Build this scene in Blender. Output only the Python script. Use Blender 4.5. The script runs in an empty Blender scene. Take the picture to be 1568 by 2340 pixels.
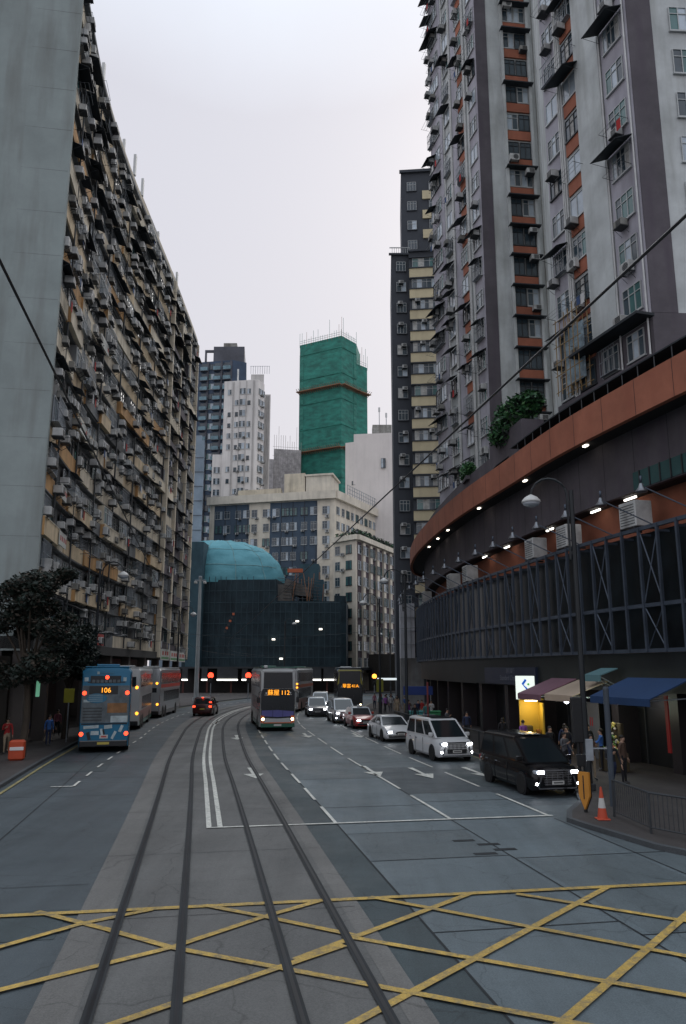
import bpy, math, random
from math import sin, cos, pi, radians, atan2, sqrt, hypot
from mathutils import Matrix, Vector
random.seed(11)
SC = bpy.context.scene
COL = SC.collection
# ------------------------------------------------------------------ camera
H_CAM = 4.27; PITCH = math.atan(358/1762.0)
cam_d = bpy.data.cameras.new('camera'); cam = bpy.data.objects.new('camera', cam_d); COL.objects.link(cam)
cam.location = (0, 0, H_CAM); cam.rotation_euler = (pi/2+PITCH, 0, 0)
cam_d.sensor_fit = 'VERTICAL'; cam_d.sensor_height = 24.0
cam_d.lens = 24.0*1762/2340; cam_d.clip_end = 3000; cam_d.clip_start = 0.1
SC.camera = cam

# ------------------------------------------------------------------ materials
MATS = {}
def mat(name, c, rough=0.7, var=0.12, scale=3.0, bump=0.0, metal=0.0, emit=0.0, ecol=None, streak=0.0, scol=(0.09,0.07,0.05), spec=0.4, coat=0.0, fine=0.0):
    if name in MATS: return MATS[name]
    m = bpy.data.materials.new(name); m.use_nodes = True
    nt = m.node_tree; N = nt.nodes; L = nt.links
    b = N['Principled BSDF']
    b.inputs['Roughness'].default_value = rough; b.inputs['Metallic'].default_value = metal
    b.inputs['Specular IOR Level'].default_value = spec
    b.inputs['Coat Weight'].default_value = coat; b.inputs['Coat Roughness'].default_value = 0.05
    b.inputs['Base Color'].default_value = (*c, 1)
    if emit > 0:
        b.inputs['Emission Color'].default_value = (*(ecol or c), 1); b.inputs['Emission Strength'].default_value = emit
        MATS[name] = m; return m
    tc = N.new('ShaderNodeTexCoord'); gm = N.new('ShaderNodeNewGeometry')
    n1 = N.new('ShaderNodeTexNoise'); n1.inputs['Scale'].default_value = scale*0.15; n1.inputs['Detail'].default_value = 8; n1.inputs['Roughness'].default_value = 0.65
    L.new(gm.outputs['Position'], n1.inputs['Vector'])
    r = N.new('ShaderNodeMapRange'); r.inputs[1].default_value = 0.3; r.inputs[2].default_value = 0.7
    r.inputs[3].default_value = 1-var*1.6; r.inputs[4].default_value = 1+var
    L.new(n1.outputs['Fac'], r.inputs[0])
    mul = N.new('ShaderNodeMix'); mul.data_type = 'RGBA'; mul.blend_type = 'MULTIPLY'; mul.inputs[0].default_value = 1
    mul.inputs[6].default_value = (*c, 1); L.new(r.outputs[0], mul.inputs[7])
    out = mul.outputs[2]
    if fine > 0:
        n3 = N.new('ShaderNodeTexNoise'); n3.inputs['Scale'].default_value = 9.0; n3.inputs['Detail'].default_value = 10; n3.inputs['Roughness'].default_value = 0.85
        L.new(gm.outputs['Position'], n3.inputs['Vector'])
        r3 = N.new('ShaderNodeMapRange'); r3.inputs[1].default_value = 0.3; r3.inputs[2].default_value = 0.7
        r3.inputs[3].default_value = 1-fine; r3.inputs[4].default_value = 1+fine; L.new(n3.outputs['Fac'], r3.inputs[0])
        m3 = N.new('ShaderNodeMix'); m3.data_type = 'RGBA'; m3.blend_type = 'MULTIPLY'; m3.inputs[0].default_value = 1
        L.new(out, m3.inputs[6]); L.new(r3.outputs[0], m3.inputs[7]); out = m3.outputs[2]
    if streak > 0:
        mp = N.new('ShaderNodeMapping'); mp.inputs['Scale'].default_value = (1.3, 1.3, 0.16)
        L.new(gm.outputs['Position'], mp.inputs['Vector'])
        n2 = N.new('ShaderNodeTexNoise'); n2.inputs['Scale'].default_value = 1.0; n2.inputs['Detail'].default_value = 6
        L.new(mp.outputs[0], n2.inputs['Vector'])
        r2 = N.new('ShaderNodeMapRange'); r2.inputs[1].default_value = 0.47; r2.inputs[2].default_value = 0.72; r2.inputs[3].default_value = 0; r2.inputs[4].default_value = streak
        L.new(n2.outputs['Fac'], r2.inputs[0])
        m2 = N.new('ShaderNodeMix'); m2.data_type = 'RGBA'; L.new(r2.outputs[0], m2.inputs[0]); L.new(out, m2.inputs[6])
        m2.inputs[7].default_value = (*scol, 1); out = m2.outputs[2]
    L.new(out, b.inputs['Base Color'])
    if bump > 0:
        nb = N.new('ShaderNodeTexNoise'); nb.inputs['Scale'].default_value = 30; nb.inputs['Detail'].default_value = 6
        L.new(gm.outputs['Position'], nb.inputs['Vector'])
        bp = N.new('ShaderNodeBump'); bp.inputs['Strength'].default_value = bump; bp.inputs['Distance'].default_value = 0.02
        L.new(nb.outputs['Fac'], bp.inputs['Height']); L.new(bp.outputs[0], b.inputs['Normal'])
    rr = N.new('ShaderNodeMapRange'); rr.inputs[3].default_value = max(0.02, rough-0.08); rr.inputs[4].default_value = min(1, rough+0.08)
    L.new(n1.outputs['Fac'], rr.inputs[0]); L.new(rr.outputs[0], b.inputs['Roughness'])
    MATS[name] = m; return m

def net_mat(name, c, c2, sx, sz):
    """scaffold netting: woven tint with faint vertical and horizontal seams"""
    m = bpy.data.materials.new(name); m.use_nodes = True; N = m.node_tree.nodes; L = m.node_tree.links
    b = N['Principled BSDF']; b.inputs['Roughness'].default_value = 0.75
    g = N.new('ShaderNodeNewGeometry'); n = N.new('ShaderNodeTexNoise'); n.inputs['Scale'].default_value = 0.35; n.inputs['Detail'].default_value = 9; n.inputs['Roughness'].default_value = 0.75
    L.new(g.outputs['Position'], n.inputs['Vector'])
    mp = N.new('ShaderNodeMapping'); mp.inputs['Scale'].default_value = (sx, sx, sz); L.new(g.outputs['Position'], mp.inputs['Vector'])
    n2 = N.new('ShaderNodeTexNoise'); n2.inputs['Scale'].default_value = 1.0; n2.inputs['Detail'].default_value = 4; L.new(mp.outputs[0], n2.inputs['Vector'])
    ad = N.new('ShaderNodeMath'); ad.operation = 'ADD'; L.new(n.outputs['Fac'], ad.inputs[0]); L.new(n2.outputs['Fac'], ad.inputs[1])
    cr = N.new('ShaderNodeValToRGB'); cr.color_ramp.elements[0].position = 0.4; cr.color_ramp.elements[1].position = 0.62
    cr.color_ramp.elements[0].color = (*c, 1); cr.color_ramp.elements[1].color = (*c2, 1)
    hf = N.new('ShaderNodeMath'); hf.operation = 'MULTIPLY'; hf.inputs[1].default_value = 0.5; L.new(ad.outputs[0], hf.inputs[0])
    L.new(hf.outputs[0], cr.inputs[0]); L.new(cr.outputs[0], b.inputs['Base Color'])
    bp = N.new('ShaderNodeBump'); bp.inputs['Strength'].default_value = 0.5; bp.inputs['Distance'].default_value = 0.3
    L.new(n2.outputs['Fac'], bp.inputs['Height']); L.new(bp.outputs[0], b.inputs['Normal'])
    MATS[name] = m; return m

def road_mat(name, c, rough, stain=0.35, under=None, wear=0.0):
    """worn road surface: broad blotches, streaks along the traffic, coarse aggregate, fine cracks; `under` shows where paint has worn off"""
    m = bpy.data.materials.new(name); m.use_nodes = True; nt = m.node_tree; N = nt.nodes; L = nt.links
    b = N['Principled BSDF']; b.inputs['Specular IOR Level'].default_value = 0.45
    g = N.new('ShaderNodeNewGeometry')
    def noise(scale, detail, rough_, mapping=None):
        n = N.new('ShaderNodeTexNoise'); n.inputs['Scale'].default_value = scale; n.inputs['Detail'].default_value = detail; n.inputs['Roughness'].default_value = rough_
        if mapping:
            mp = N.new('ShaderNodeMapping'); mp.inputs['Scale'].default_value = mapping; mp.inputs['Rotation'].default_value = (0,0,radians(-10)); L.new(g.outputs['Position'], mp.inputs['Vector']); L.new(mp.outputs[0], n.inputs['Vector'])
        else: L.new(g.outputs['Position'], n.inputs['Vector'])
        return n.outputs['Fac']
    def rng(f, a, b_, c0, c1):
        r = N.new('ShaderNodeMapRange'); r.inputs[1].default_value = a; r.inputs[2].default_value = b_; r.inputs[3].default_value = c0; r.inputs[4].default_value = c1; L.new(f, r.inputs[0]); return r.outputs[0]
    def mult(a, b_):
        x = N.new('ShaderNodeMath'); x.operation = 'MULTIPLY'; L.new(a, x.inputs[0]); L.new(b_, x.inputs[1]); return x.outputs[0]
    f = rng(noise(0.22, 6, 0.6), 0.3, 0.7, 1-stain*0.55, 1+stain*0.35)
    f = mult(f, rng(noise(1.0, 6, 0.65, (1.1,0.07,1)), 0.35, 0.68, 1-stain*0.6, 1+stain*0.3))
    f = mult(f, rng(noise(1.9, 9, 0.75), 0.56, 0.72, 1.0, 1-stain*0.9))
    f = mult(f, rng(noise(38, 3, 0.7), 0.3, 0.7, 0.72, 1.28))
    vo = N.new('ShaderNodeTexVoronoi'); vo.feature = 'DISTANCE_TO_EDGE'; vo.inputs['Scale'].default_value = 0.33
    wv = N.new('ShaderNodeTexNoise'); wv.inputs['Scale'].default_value = 1.2; wv.inputs['Detail'].default_value = 6; L.new(g.outputs['Position'], wv.inputs['Vector'])
    av = N.new('ShaderNodeVectorMath'); av.operation = 'MULTIPLY_ADD'; av.inputs[1].default_value = (0.9,0.9,0); L.new(wv.outputs['Color'], av.inputs[0]); L.new(g.outputs['Position'], av.inputs[2]); L.new(av.outputs[0], vo.inputs['Vector'])
    f = mult(f, rng(vo.outputs['Distance'], 0.0, 0.006, 0.62, 1.0))
    mul = N.new('ShaderNodeMix'); mul.data_type = 'RGBA'; mul.blend_type = 'MULTIPLY'; mul.inputs[0].default_value = 1; mul.inputs[6].default_value = (*c,1); L.new(f, mul.inputs[7]); out = mul.outputs[2]
    if under:
        w_ = N.new('ShaderNodeMix'); w_.data_type = 'RGBA'; w_.inputs[7].default_value = (*under,1); L.new(out, w_.inputs[6])
        k = mult(rng(noise(7, 9, 0.8), 0.44, 0.62, 0.0, 1.0), rng(noise(0.8, 4, 0.6), 0.3, 0.7, wear*0.5, min(1, wear*1.5))); L.new(k, w_.inputs[0]); out = w_.outputs[2]
    L.new(out, b.inputs['Base Color']); L.new(rng(noise(0.5, 5, 0.6), 0.3, 0.7, rough-0.1, rough+0.12), b.inputs['Roughness'])
    bp = N.new('ShaderNodeBump'); bp.inputs['Strength'].default_value = 0.5; bp.inputs['Distance'].default_value = 0.012; L.new(noise(55, 4, 0.7), bp.inputs['Height']); L.new(bp.outputs[0], b.inputs['Normal'])
    MATS[name] = m; return m

# ------------------------------------------------------------------ mesh builder
class MB:
    def __init__(s): s.v = []; s.f = []; s.mi = []; s.mats = []; s._mesh = None
    def m(s, mt):
        if mt not in s.mats: s.mats.append(mt)
        return s.mats.index(mt)
    def add(s, vs, fs, mt, M=None):
        o = len(s.v); k = s.m(mt)
        if M is None: s.v.extend([tuple(v) for v in vs])
        else: s.v.extend([tuple(M @ Vector(v)) for v in vs])
        for f in fs: s.f.append([i+o for i in f]); s.mi.append(k)
        return s
    def bx(s, x0, x1, y0, y1, z0, z1, mt, M=None):
        vs = [(x0,y0,z0),(x1,y0,z0),(x1,y1,z0),(x0,y1,z0),(x0,y0,z1),(x1,y0,z1),(x1,y1,z1),(x0,y1,z1)]
        return s.add(vs, [(0,3,2,1),(4,5,6,7),(0,1,5,4),(1,2,6,5),(2,3,7,6),(3,0,4,7)], mt, M)
    def cbx(s, c, sz, mt, M=None):
        return s.bx(c[0]-sz[0]/2, c[0]+sz[0]/2, c[1]-sz[1]/2, c[1]+sz[1]/2, c[2]-sz[2]/2, c[2]+sz[2]/2, mt, M)
    def rbx(s, x0, x1, y0, y1, z0, z1, r, mt, M=None):
        """box with chamfered edges"""
        rings = []
        for (z, q) in ((z0, r), (z0+r, 0), (z1-r, 0), (z1, r)):
            a, b, c, d = x0+q, x1-q, y0+q, y1-q
            k = r*0.9 if q == 0 else r*0.5
            rings.append([(a+k,c,z),(b-k,c,z),(b,c+k,z),(b,d-k,z),(b-k,d,z),(a+k,d,z),(a,d-k,z),(a,c+k,z)])
        return s.loft(rings, mt, M)
    def loft(s, rings, mt, M=None, cap=True, closed=True):
        n = len(rings[0]); vs = [p for r in rings for p in r]; fs = []
        for i in range(len(rings)-1):
            for j in range(n if closed else n-1):
                k = (j+1) % n
                fs.append((i*n+j, i*n+k, (i+1)*n+k, (i+1)*n+j))
        if cap:
            fs.append(tuple(range(n-1, -1, -1))); fs.append(tuple(range((len(rings)-1)*n, len(rings)*n)))
        return s.add(vs, fs, mt, M)
    def tube(s, pts, r, mt, n=6, M=None, cap=True):
        P = [Vector(p) for p in pts]; rings = []
        rr = r if isinstance(r, (list, tuple)) else [r]*len(P)
        for i, p in enumerate(P):
            d = (P[min(i+1, len(P)-1)]-P[max(i-1, 0)]).normalized()
            a = Vector((0,0,1)) if abs(d.z) < 0.9 else Vector((0,1,0))
            u = d.cross(a).normalized(); w = d.cross(u)
            rings.append([tuple(p+(u*cos(2*pi*k/n)+w*sin(2*pi*k/n))*rr[i]) for k in range(n)])
        return s.loft(rings, mt, M, cap)
    def lathe(s, prof, mt, n=16, M=None):
        return s.loft([[(r*cos(2*pi*k/n), r*sin(2*pi*k/n), z) for k in range(n)] for r, z in prof], mt, M)
    def prism(s, poly, z0, z1, mt, M=None):
        a = sum(poly[i][0]*poly[(i+1)%len(poly)][1]-poly[(i+1)%len(poly)][0]*poly[i][1] for i in range(len(poly)))
        if a < 0: poly = poly[::-1]
        return s.loft([[(x, y, z0) for x, y in poly], [(x, y, z1) for x, y in poly]], mt, M)
    def prism_x(s, poly, x0, x1, mt, M=None):       # polygon in (y,z), extruded along x
        return s.loft([[(x0, y, z) for y, z in poly], [(x1, y, z) for y, z in poly]], mt, M)
    def quad(s, a, b, c, d, mt, M=None): return s.add([a,b,c,d], [(0,1,2,3)], mt, M)
    def ext(s, o, M=None):
        k0 = len(s.v); mp = [s.m(x) for x in o.mats]
        s.v.extend([tuple(M @ Vector(v)) for v in o.v] if M is not None else o.v)
        for f, k in zip(o.f, o.mi): s.f.append([i+k0 for i in f]); s.mi.append(mp[k])
        return s
    def mesh(s, name='mesh', smooth=False, off=None):
        me = bpy.data.meshes.new(name)
        v = s.v if off is None else [(a-off[0], b-off[1], c-off[2]) for a, b, c in s.v]
        me.from_pydata(v, [], s.f)
        for x in s.mats: me.materials.append(x)
        me.polygons.foreach_set('material_index', s.mi)
        me.update()
        if smooth:
            me.polygons.foreach_set('use_smooth', [True]*len(s.f))
            if smooth != True: me.set_sharp_from_angle(angle=radians(smooth))
        return me
    def shared(s, name):
        if s._mesh is None: s._mesh = s.mesh(name)
        return s._mesh

def wloc(o):
    v = Vector((0,0,0)); 
    while o is not None: v += o.location; o = o.parent
    return v
def thing(name, label, cat, loc=(0,0,0), rz=0, group=None):
    o = bpy.data.objects.new(name, None); COL.objects.link(o); o.empty_display_size = 0.3
    o.location = loc; o.rotation_euler = (0,0,rz); o['label'] = label; o['category'] = cat
    if group: o['group'] = group
    return o
def part(name, mb, parent, world=False, smooth=False, label=None, kind=None):
    """world=True: the mesh was built in world coordinates; parent unrotated"""
    off = tuple(wloc(parent)) if (world and parent is not None) else None
    o = bpy.data.objects.new(name, mb.mesh(name, smooth, off)); COL.objects.link(o); o.parent = parent
    if label: o['label'] = label
    if kind: o['kind'] = kind
    return o
def solo(name, mb, label, cat, loc, group=None, world=True, smooth=False, rz=0):
    o = bpy.data.objects.new(name, mb.mesh(name, smooth, loc if world else None)); COL.objects.link(o)
    o.location = loc; o.rotation_euler = (0,0,rz); o['label'] = label; o['category'] = cat
    if group: o['group'] = group
    return o
def struct(name, mb, kind='structure', label=None):
    o = bpy.data.objects.new(name, mb.mesh(name)); COL.objects.link(o); o['kind'] = kind
    if label: o['label'] = label
    return o
def dup(root, loc, rz, label=None, group=None):
    r = root.copy(); COL.objects.link(r); r.location = loc; r.rotation_euler = (0,0,rz)
    if label: r['label'] = label
    if group: r['group'] = group
    def rec(src, dst):
        for ch in list(src.children):
            c = ch.copy(); COL.objects.link(c); c.parent = dst; rec(ch, c)
    rec(root, r)
    return r
def px(p):
    z = p[2]-H_CAM; Y = p[1]*cos(PITCH)+z*sin(PITCH); Z = -p[1]*sin(PITCH)+z*cos(PITCH)
    if Y < 0.5: return None
    return (784+1762*p[0]/Y, 1170-1762*Z/Y, Y)
def repeats(name, parent, items, size=1.0, lim=100):
    """items: (proto MB, world matrix). the first lim that show largest are parts, the rest one stuff part"""
    def key(it):
        q = px(it[1].translation)
        if q is None or not (-40 < q[0] < 1610 and -60 < q[1] < 2400): return 0
        return 1.0/q[2]
    items = sorted(items, key=key, reverse=True)
    off = wloc(parent); T = Matrix.Translation(-off)
    for mb, M in items[:lim]:
        o = bpy.data.objects.new(name, mb.shared(name)); COL.objects.link(o); o.parent = parent
        o.matrix_local = T @ M
    if len(items) > lim:
        g = MB()
        for mb, M in items[lim:]: g.ext(mb, M)
        part(name, g, parent, world=True, kind='stuff')
def T3(x, y, z=0): return Matrix.Translation((x, y, z))
def frame(p, n, z=0.0):
    """x along the wall, y outwards, z up"""
    n = Vector((n[0], n[1], 0)).normalized(); x = Vector((n.y, -n.x, 0))
    M = Matrix.Identity(4)
    M.col[0][:3] = x; M.col[1][:3] = n; M.col[2][:3] = (0,0,1); M.col[3][:3] = (p[0], p[1], z)
    return M
class Face:
    """wall from P0 to P1; the outside is on the right hand of P0->P1"""
    def __init__(s, P0, P1):
        s.a = Vector(P0); s.b = Vector(P1); s.u = (s.b-s.a); s.L = s.u.length; s.u.normalize(); s.n = Vector((s.u.y, -s.u.x))
    def p(s, t): return s.a+s.u*t
    def M(s, t, z, out=0.0):
        q = s.p(t)+s.n*out; return frame(q, s.n, z)
    def strip(s, mb, t0, t1, z0, z1, out, mt, inn=0.0):
        a = s.p(t0)+s.n*inn; b = s.p(t1)+s.n*inn; c = s.p(t1)+s.n*out; d = s.p(t0)+s.n*out
        mb.prism([tuple(a), tuple(b), tuple(c), tuple(d)], z0, z1, mt)

class Curve:
    def __init__(s, pts, n=14):
        P = [Vector(p) for p in pts]; P = [P[0]*2-P[1]]+P+[P[-1]*2-P[-2]]; s.q = []
        for i in range(1, len(P)-2):
            for k in range(n):
                t = k/n; a, b, c, d = P[i-1:i+3]
                s.q.append(0.5*((2*b)+(c-a)*t+(2*a-5*b+4*c-d)*t*t+(3*b-a-3*c+d)*t**3))
        s.q.append(P[-2]); s.s = [0]
        for i in range(1, len(s.q)): s.s.append(s.s[-1]+(s.q[i]-s.q[i-1]).length)
        s.L = s.s[-1]
    def at(s, t):
        t = max(0, min(s.L, t)); import bisect
        i = min(len(s.q)-2, max(0, bisect.bisect_right(s.s, t)-1))
        f = (t-s.s[i])/max(1e-9, s.s[i+1]-s.s[i]); p = s.q[i].lerp(s.q[i+1], f)
        a = s.q[max(0, i-1)]; b = s.q[min(len(s.q)-1, i+2)]
        return p, (b-a).normalized()
    def off(s, t, o):
        p, d = s.at(t); return p+Vector((d.y, -d.x))*o
    def s_of_y(s, y):
        for i in range(len(s.q)-1):
            if s.q[i].y <= y <= s.q[i+1].y: return s.s[i]+(y-s.q[i].y)/(s.q[i+1].y-s.q[i].y)*(s.s[i+1]-s.s[i])
        return s.L

# palette ------------------------------------------------------------------
asphalt = road_mat('asphalt', (0.066,0.083,0.093), 0.55)
asphalt_d = road_mat('asphalt_dark', (0.048,0.066,0.072), 0.6)
concrete_slab = road_mat('concrete_slab', (0.120,0.150,0.164), 0.55)
concrete_slab2 = road_mat('concrete_slab_worn', (0.100,0.124,0.134), 0.55)
bed_m = road_mat('tram_bed_concrete', (0.118,0.118,0.114), 0.62)
bed_edge = road_mat('tram_bed_edge', (0.150,0.146,0.138), 0.65)
rail_m = mat('rail_steel', (0.012,0.014,0.018), 0.45, 0.3, 5, metal=0.3)
paint_w = road_mat('road_paint_white', (0.72,0.71,0.64), 0.6, 0.3, (0.12,0.13,0.13), 0.5)
paint_y = road_mat('road_paint_yellow', (0.56,0.37,0.085), 0.6, 0.4, (0.11,0.11,0.10), 0.8)
joint_m = mat('joint_dark', (0.016,0.019,0.022), 0.7, 0.3, 5)
pave_m = road_mat('paving', (0.050,0.043,0.041), 0.75)
kerb_m = road_mat('kerb_stone', (0.065,0.072,0.078), 0.7)
ground_m = mat('ground_grey', (0.09,0.095,0.1), 0.8, 0.2, 1)
black = mat('black_paint', (0.012,0.013,0.015), 0.45, 0.2, 5)
dgrey = mat('dark_grey_metal', (0.04,0.045,0.05), 0.5, 0.2, 5)
steel = mat('galvanised_steel', (0.30,0.33,0.36), 0.45, 0.2, 6, metal=0.5)
white_p = mat('white_plastic', (0.62,0.63,0.62), 0.5, 0.12, 6)
acm = mat('ac_casing', (0.52,0.53,0.52), 0.6, 0.25, 8, streak=0.35)
acm2 = mat('ac_casing_old', (0.27,0.27,0.25), 0.7, 0.3, 8, streak=0.5)
glass = mat('window_glass', (0.05,0.075,0.095), 0.1, 0.3, 2, spec=0.8)
glass_l = mat('window_glass_painted_sky', (0.45,0.53,0.60), 0.12, 0.3, 2, spec=0.8)  # bright sky reflection put into the base colour
glass_g = mat('window_glass_green', (0.07,0.17,0.17), 0.1, 0.3, 2, spec=0.8)
curtain = mat('curtain', (0.5,0.5,0.48), 0.9, 0.3, 10)
alu = mat('aluminium_frame', (0.46,0.48,0.48), 0.5, 0.12, 6, metal=0.2)
cream = mat('cream_render', (0.70,0.56,0.37), 0.85, 0.18, 3, 0.2, streak=0.55, scol=(0.16,0.12,0.08))
cream_o = mat('ochre_render', (0.58,0.34,0.15), 0.85, 0.2, 3, 0.2, streak=0.6, scol=(0.14,0.07,0.03))
cream_w = mat('pale_render', (0.72,0.64,0.50), 0.85, 0.15, 3, 0.2, streak=0.5, scol=(0.2,0.17,0.13))
greyw = mat('grey_wall', (0.19,0.2,0.205), 0.85, 0.25, 4, streak=0.5)
gable_m = mat('gable_concrete', (0.29,0.335,0.33), 0.9, 0.12, 2, 0.2, streak=0.6, scol=(0.19,0.2,0.19))
awn_d = mat('awning_dark', (0.02,0.026,0.032), 0.7, 0.3, 6)
mauve = mat('mauve_render', (0.108,0.097,0.110), 0.85, 0.2, 3, 0.1, streak=0.7, scol=(0.085,0.07,0.09))
mauve_l = mat('mauve_render_skylit', (0.43,0.42,0.47), 0.85, 0.15, 3, 0.1, streak=0.5, scol=(0.2,0.18,0.22))  # mauve of the street faces, sky brightness put into its colour
tcream = mat('tower_render', (0.54,0.57,0.57), 0.85, 0.15, 3, 0.1, streak=0.6, scol=(0.27,0.28,0.26))
orange = mat('orange_render', (0.36,0.130,0.078), 0.85, 0.2, 3, 0.1, streak=0.65, scol=(0.3,0.1,0.06))
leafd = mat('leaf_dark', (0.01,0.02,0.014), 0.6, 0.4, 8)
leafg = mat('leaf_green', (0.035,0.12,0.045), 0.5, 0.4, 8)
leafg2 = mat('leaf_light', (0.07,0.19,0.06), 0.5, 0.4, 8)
bark = mat('bark', (0.05,0.04,0.03), 0.9, 0.3, 8)
# ================================================================== the setting
C = Curve([(6.0,-30),(0.55,0),(-1.45,11),(-3.5,22.3),(-4.96,30.2),(-6.7,39.6),(-8.75,52.4),(-9.85,60),(-10.65,68),(-11.0,76),(-10.95,84),(-10.45,92),(-9.5,100),(-7.9,108),(-5.4,116),(-1.8,123),(3.2,129),(11,134),(28,142),(60,155)])
SY = C.s_of_y
def ribbon(mb, o0, o1, s0, s1, z, mt, step=1.5):
    n = max(1, int((s1-s0)/step))
    f0 = o0 if callable(o0) else (lambda s: o0); f1 = o1 if callable(o1) else (lambda s: o1)
    L_ = []; R_ = []
    for i in range(n+1):
        s = s0+(s1-s0)*i/n; L_.append((*C.off(s, f0(s)), z)); R_.append((*C.off(s, f1(s)), z))
    vs = L_+R_; mb.add(vs, [(i, n+1+i, n+2+i, i+1) for i in range(n)], mt)
SEND = C.L-3
g = MB(); g.quad((-900,-300,-0.02),(900,-300,-0.02),(900,1500,-0.02),(-900,1500,-0.02), ground_m); struct('ground', g)
g = MB(); ribbon(g, -7.6, 13.4, 0, SEND, 0.0, asphalt)
g.quad((6,-12,-0.004),(60,-22,-0.004),(60,10.5,-0.004),(6,19,-0.004), asphalt)
g.quad((-60,-8,-0.008),(-5,-12,-0.008),(-9,21,-0.008),(-60,14,-0.008), asphalt)
struct('road', g)
g = MB()
s19, s36 = SY(10), SY(37)
ribbon(g, 2.45, 3.38, s19-20, SEND, 0.004, asphalt_d)
ribbon(g, 3.38, 6.7, 0, SY(31), 0.004, concrete_slab); ribbon(g, 6.7, 9.75, 0, SY(27), 0.004, concrete_slab)
ribbon(g, 9.75, 13.3, 0, SY(24), 0.004, concrete_slab2)
ribbon(g, 3.38, 6.7, SY(31), SEND, 0.004, concrete_slab2); ribbon(g, 6.7, 9.75, SY(27), SY(34), 0.004, asphalt)
ribbon(g, 6.7, 9.75, SY(34), SEND, 0.004, concrete_slab2)
g.quad((4.4,-10,0.003),(50,-18,0.003),(50,11.5,0.003),(6.5,19.2,0.003), concrete_slab2)
# darker repair patches
for (o0,o1,y0,y1,m_) in ((3.5,6.6,18,20.9,concrete_slab2),(6.9,9.6,12.6,17.6,concrete_slab2),(9.9,13,28,33,asphalt_d),(3.5,6.6,36,44,concrete_slab),(7,9.6,44,52,concrete_slab),(-7.2,-4.3,35,39,asphalt_d),(-5.2,-2.7,14,15.6,asphalt_d)):
    ribbon(g, o0, o1, SY(y0), SY(y1), 0.008, m_)
struct('road_panels', g)
g = MB()
for o in (3.38, 6.72): ribbon(g, o-0.02, o+0.02, 0, SY(34), 0.012, joint_m)
ribbon(g, 9.72, 9.76, 0, SY(22), 0.012, joint_m)
def cross(o0, o1, y, w=0.035, z=0.012, mt=joint_m):
    s = SY(y); ribbon(g, o0, o1, s, s+w, z, mt, 9)
for y in (13.2, 18.0, 20.9, 24.8, 31.0, 41): cross(3.4, 6.7, y)
for y in (12.5, 17.7, 25.3, 27, 36, 47): cross(6.7, 13, y)
for y in (17.2, 28.6, 33): cross(-7.4, -2.6, y, 0.02)
for y in (14.8, 19.5, 25, 31, 38): cross(-2.5, 2.4, y, 0.015, 0.02)
ribbon(g, -5.4, -5.37, SY(20), SY(46), 0.012, joint_m)
# inspection covers and patches let into the slab
for (x, y) in ((3.05,20.75),(3.6,20.35),(3.9,19.8),(3.35,19.35)):
    c_, d_ = C.at(SY(y)); fr = frame((x, y), d_, 0.012); g.bx(-0.28,0.28,-0.1,0.1,0,0.003, joint_m, fr)
struct('road_joints', g)
# tram bed
g = MB(); ribbon(g, -2.45, 2.4, 0, SEND, 0.012, bed_m)
ribbon(g, -2.5, -1.92, 0, SEND, 0.016, bed_edge); ribbon(g, 2.15, 2.5, 0, SEND, 0.016, bed_edge)
struct('tram_bed', g)
g = MB()
for o in (-1.76, -0.68, 0.86, 1.94):
    ribbon(g, o-0.075, o+0.075, 0, SEND, 0.042, joint_m, 0.8)
    ribbon(g, o-0.025, o+0.03, 0, SEND, 0.046, rail_m, 0.8)
struct('tram_rails', g)
# white markings
g = MB(); ZM = 0.030
sst = SY(22.35)
ribbon(g, -0.22, -0.08, sst, SEND, ZM, paint_w); ribbon(g, 0.08, 0.22, sst, SEND, ZM, paint_w)
ribbon(g, -0.22, 9.85, sst-0.1, sst+0.02, ZM+0.003, paint_w)
def dashes(o, y0, y1, on, offg, w=0.1, ph=0.0):
    s = SY(y0)+ph
    while s < SY(y1): ribbon(g, o-w/2, o+w/2, s, s+on, ZM, paint_w); s += on+offg
dashes(3.36, 22.4, 100, 2.6, 1.3, 0.1)
dashes(6.72, 22.4, 100, 4.2, 1.5, 0.1); dashes(9.72, 22.4, 100, 4.0, 1.7, 0.1)
def fo(s): return -4.95+0.75*min(1, max(0, (s-SY(31))/20))
s = SY(30.8)
while s < SY(105):
    ribbon(g, (lambda q: fo(q)-0.05), (lambda q: fo(q)+0.05), s, s+1.3, ZM, paint_w, 0.6); s += 2.8
ribbon(g, -5.75, -4.95, SY(30.7), SY(30.7)+0.13, ZM, paint_w)
ribbon(g, -7.25, -7.13, SY(20), SY(110), ZM, mat('kerb_line_yellow', (0.3,0.26,0.12), 0.6, 0.3, 6))
ribbon(g, 12.9, 13.0, SY(24), SY(110), ZM, MATS['kerb_line_yellow'])
def arrow(x, y, L_=3.4, turn=0):
    d = -C.at(SY(y))[1]; fr = frame((x, y), d, ZM); w = 0.1 if not turn else 0.1
    k = L_/3.4
    g.add([(-0.12*k,-1.7*k,0),(0.12*k,-1.7*k,0),(0.07*k,0.35*k,0),(-0.07*k,0.35*k,0)], [(0,1,2,3)], paint_w, fr)
    g.add([(-0.42*k,0.35*k,0),(0.42*k,0.35*k,0),(0,1.7*k,0)], [(0,1,2)], paint_w, fr)
for (x, y) in ((-3.75,33.6),(-6.7,50.5),(1.2,34.2),(3.25,33.6),(5.6,33.8),(-2.4,52),(0.9,52),(-10.2,64)):
    arrow(x, y)
struct('road_markings', g)
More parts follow.
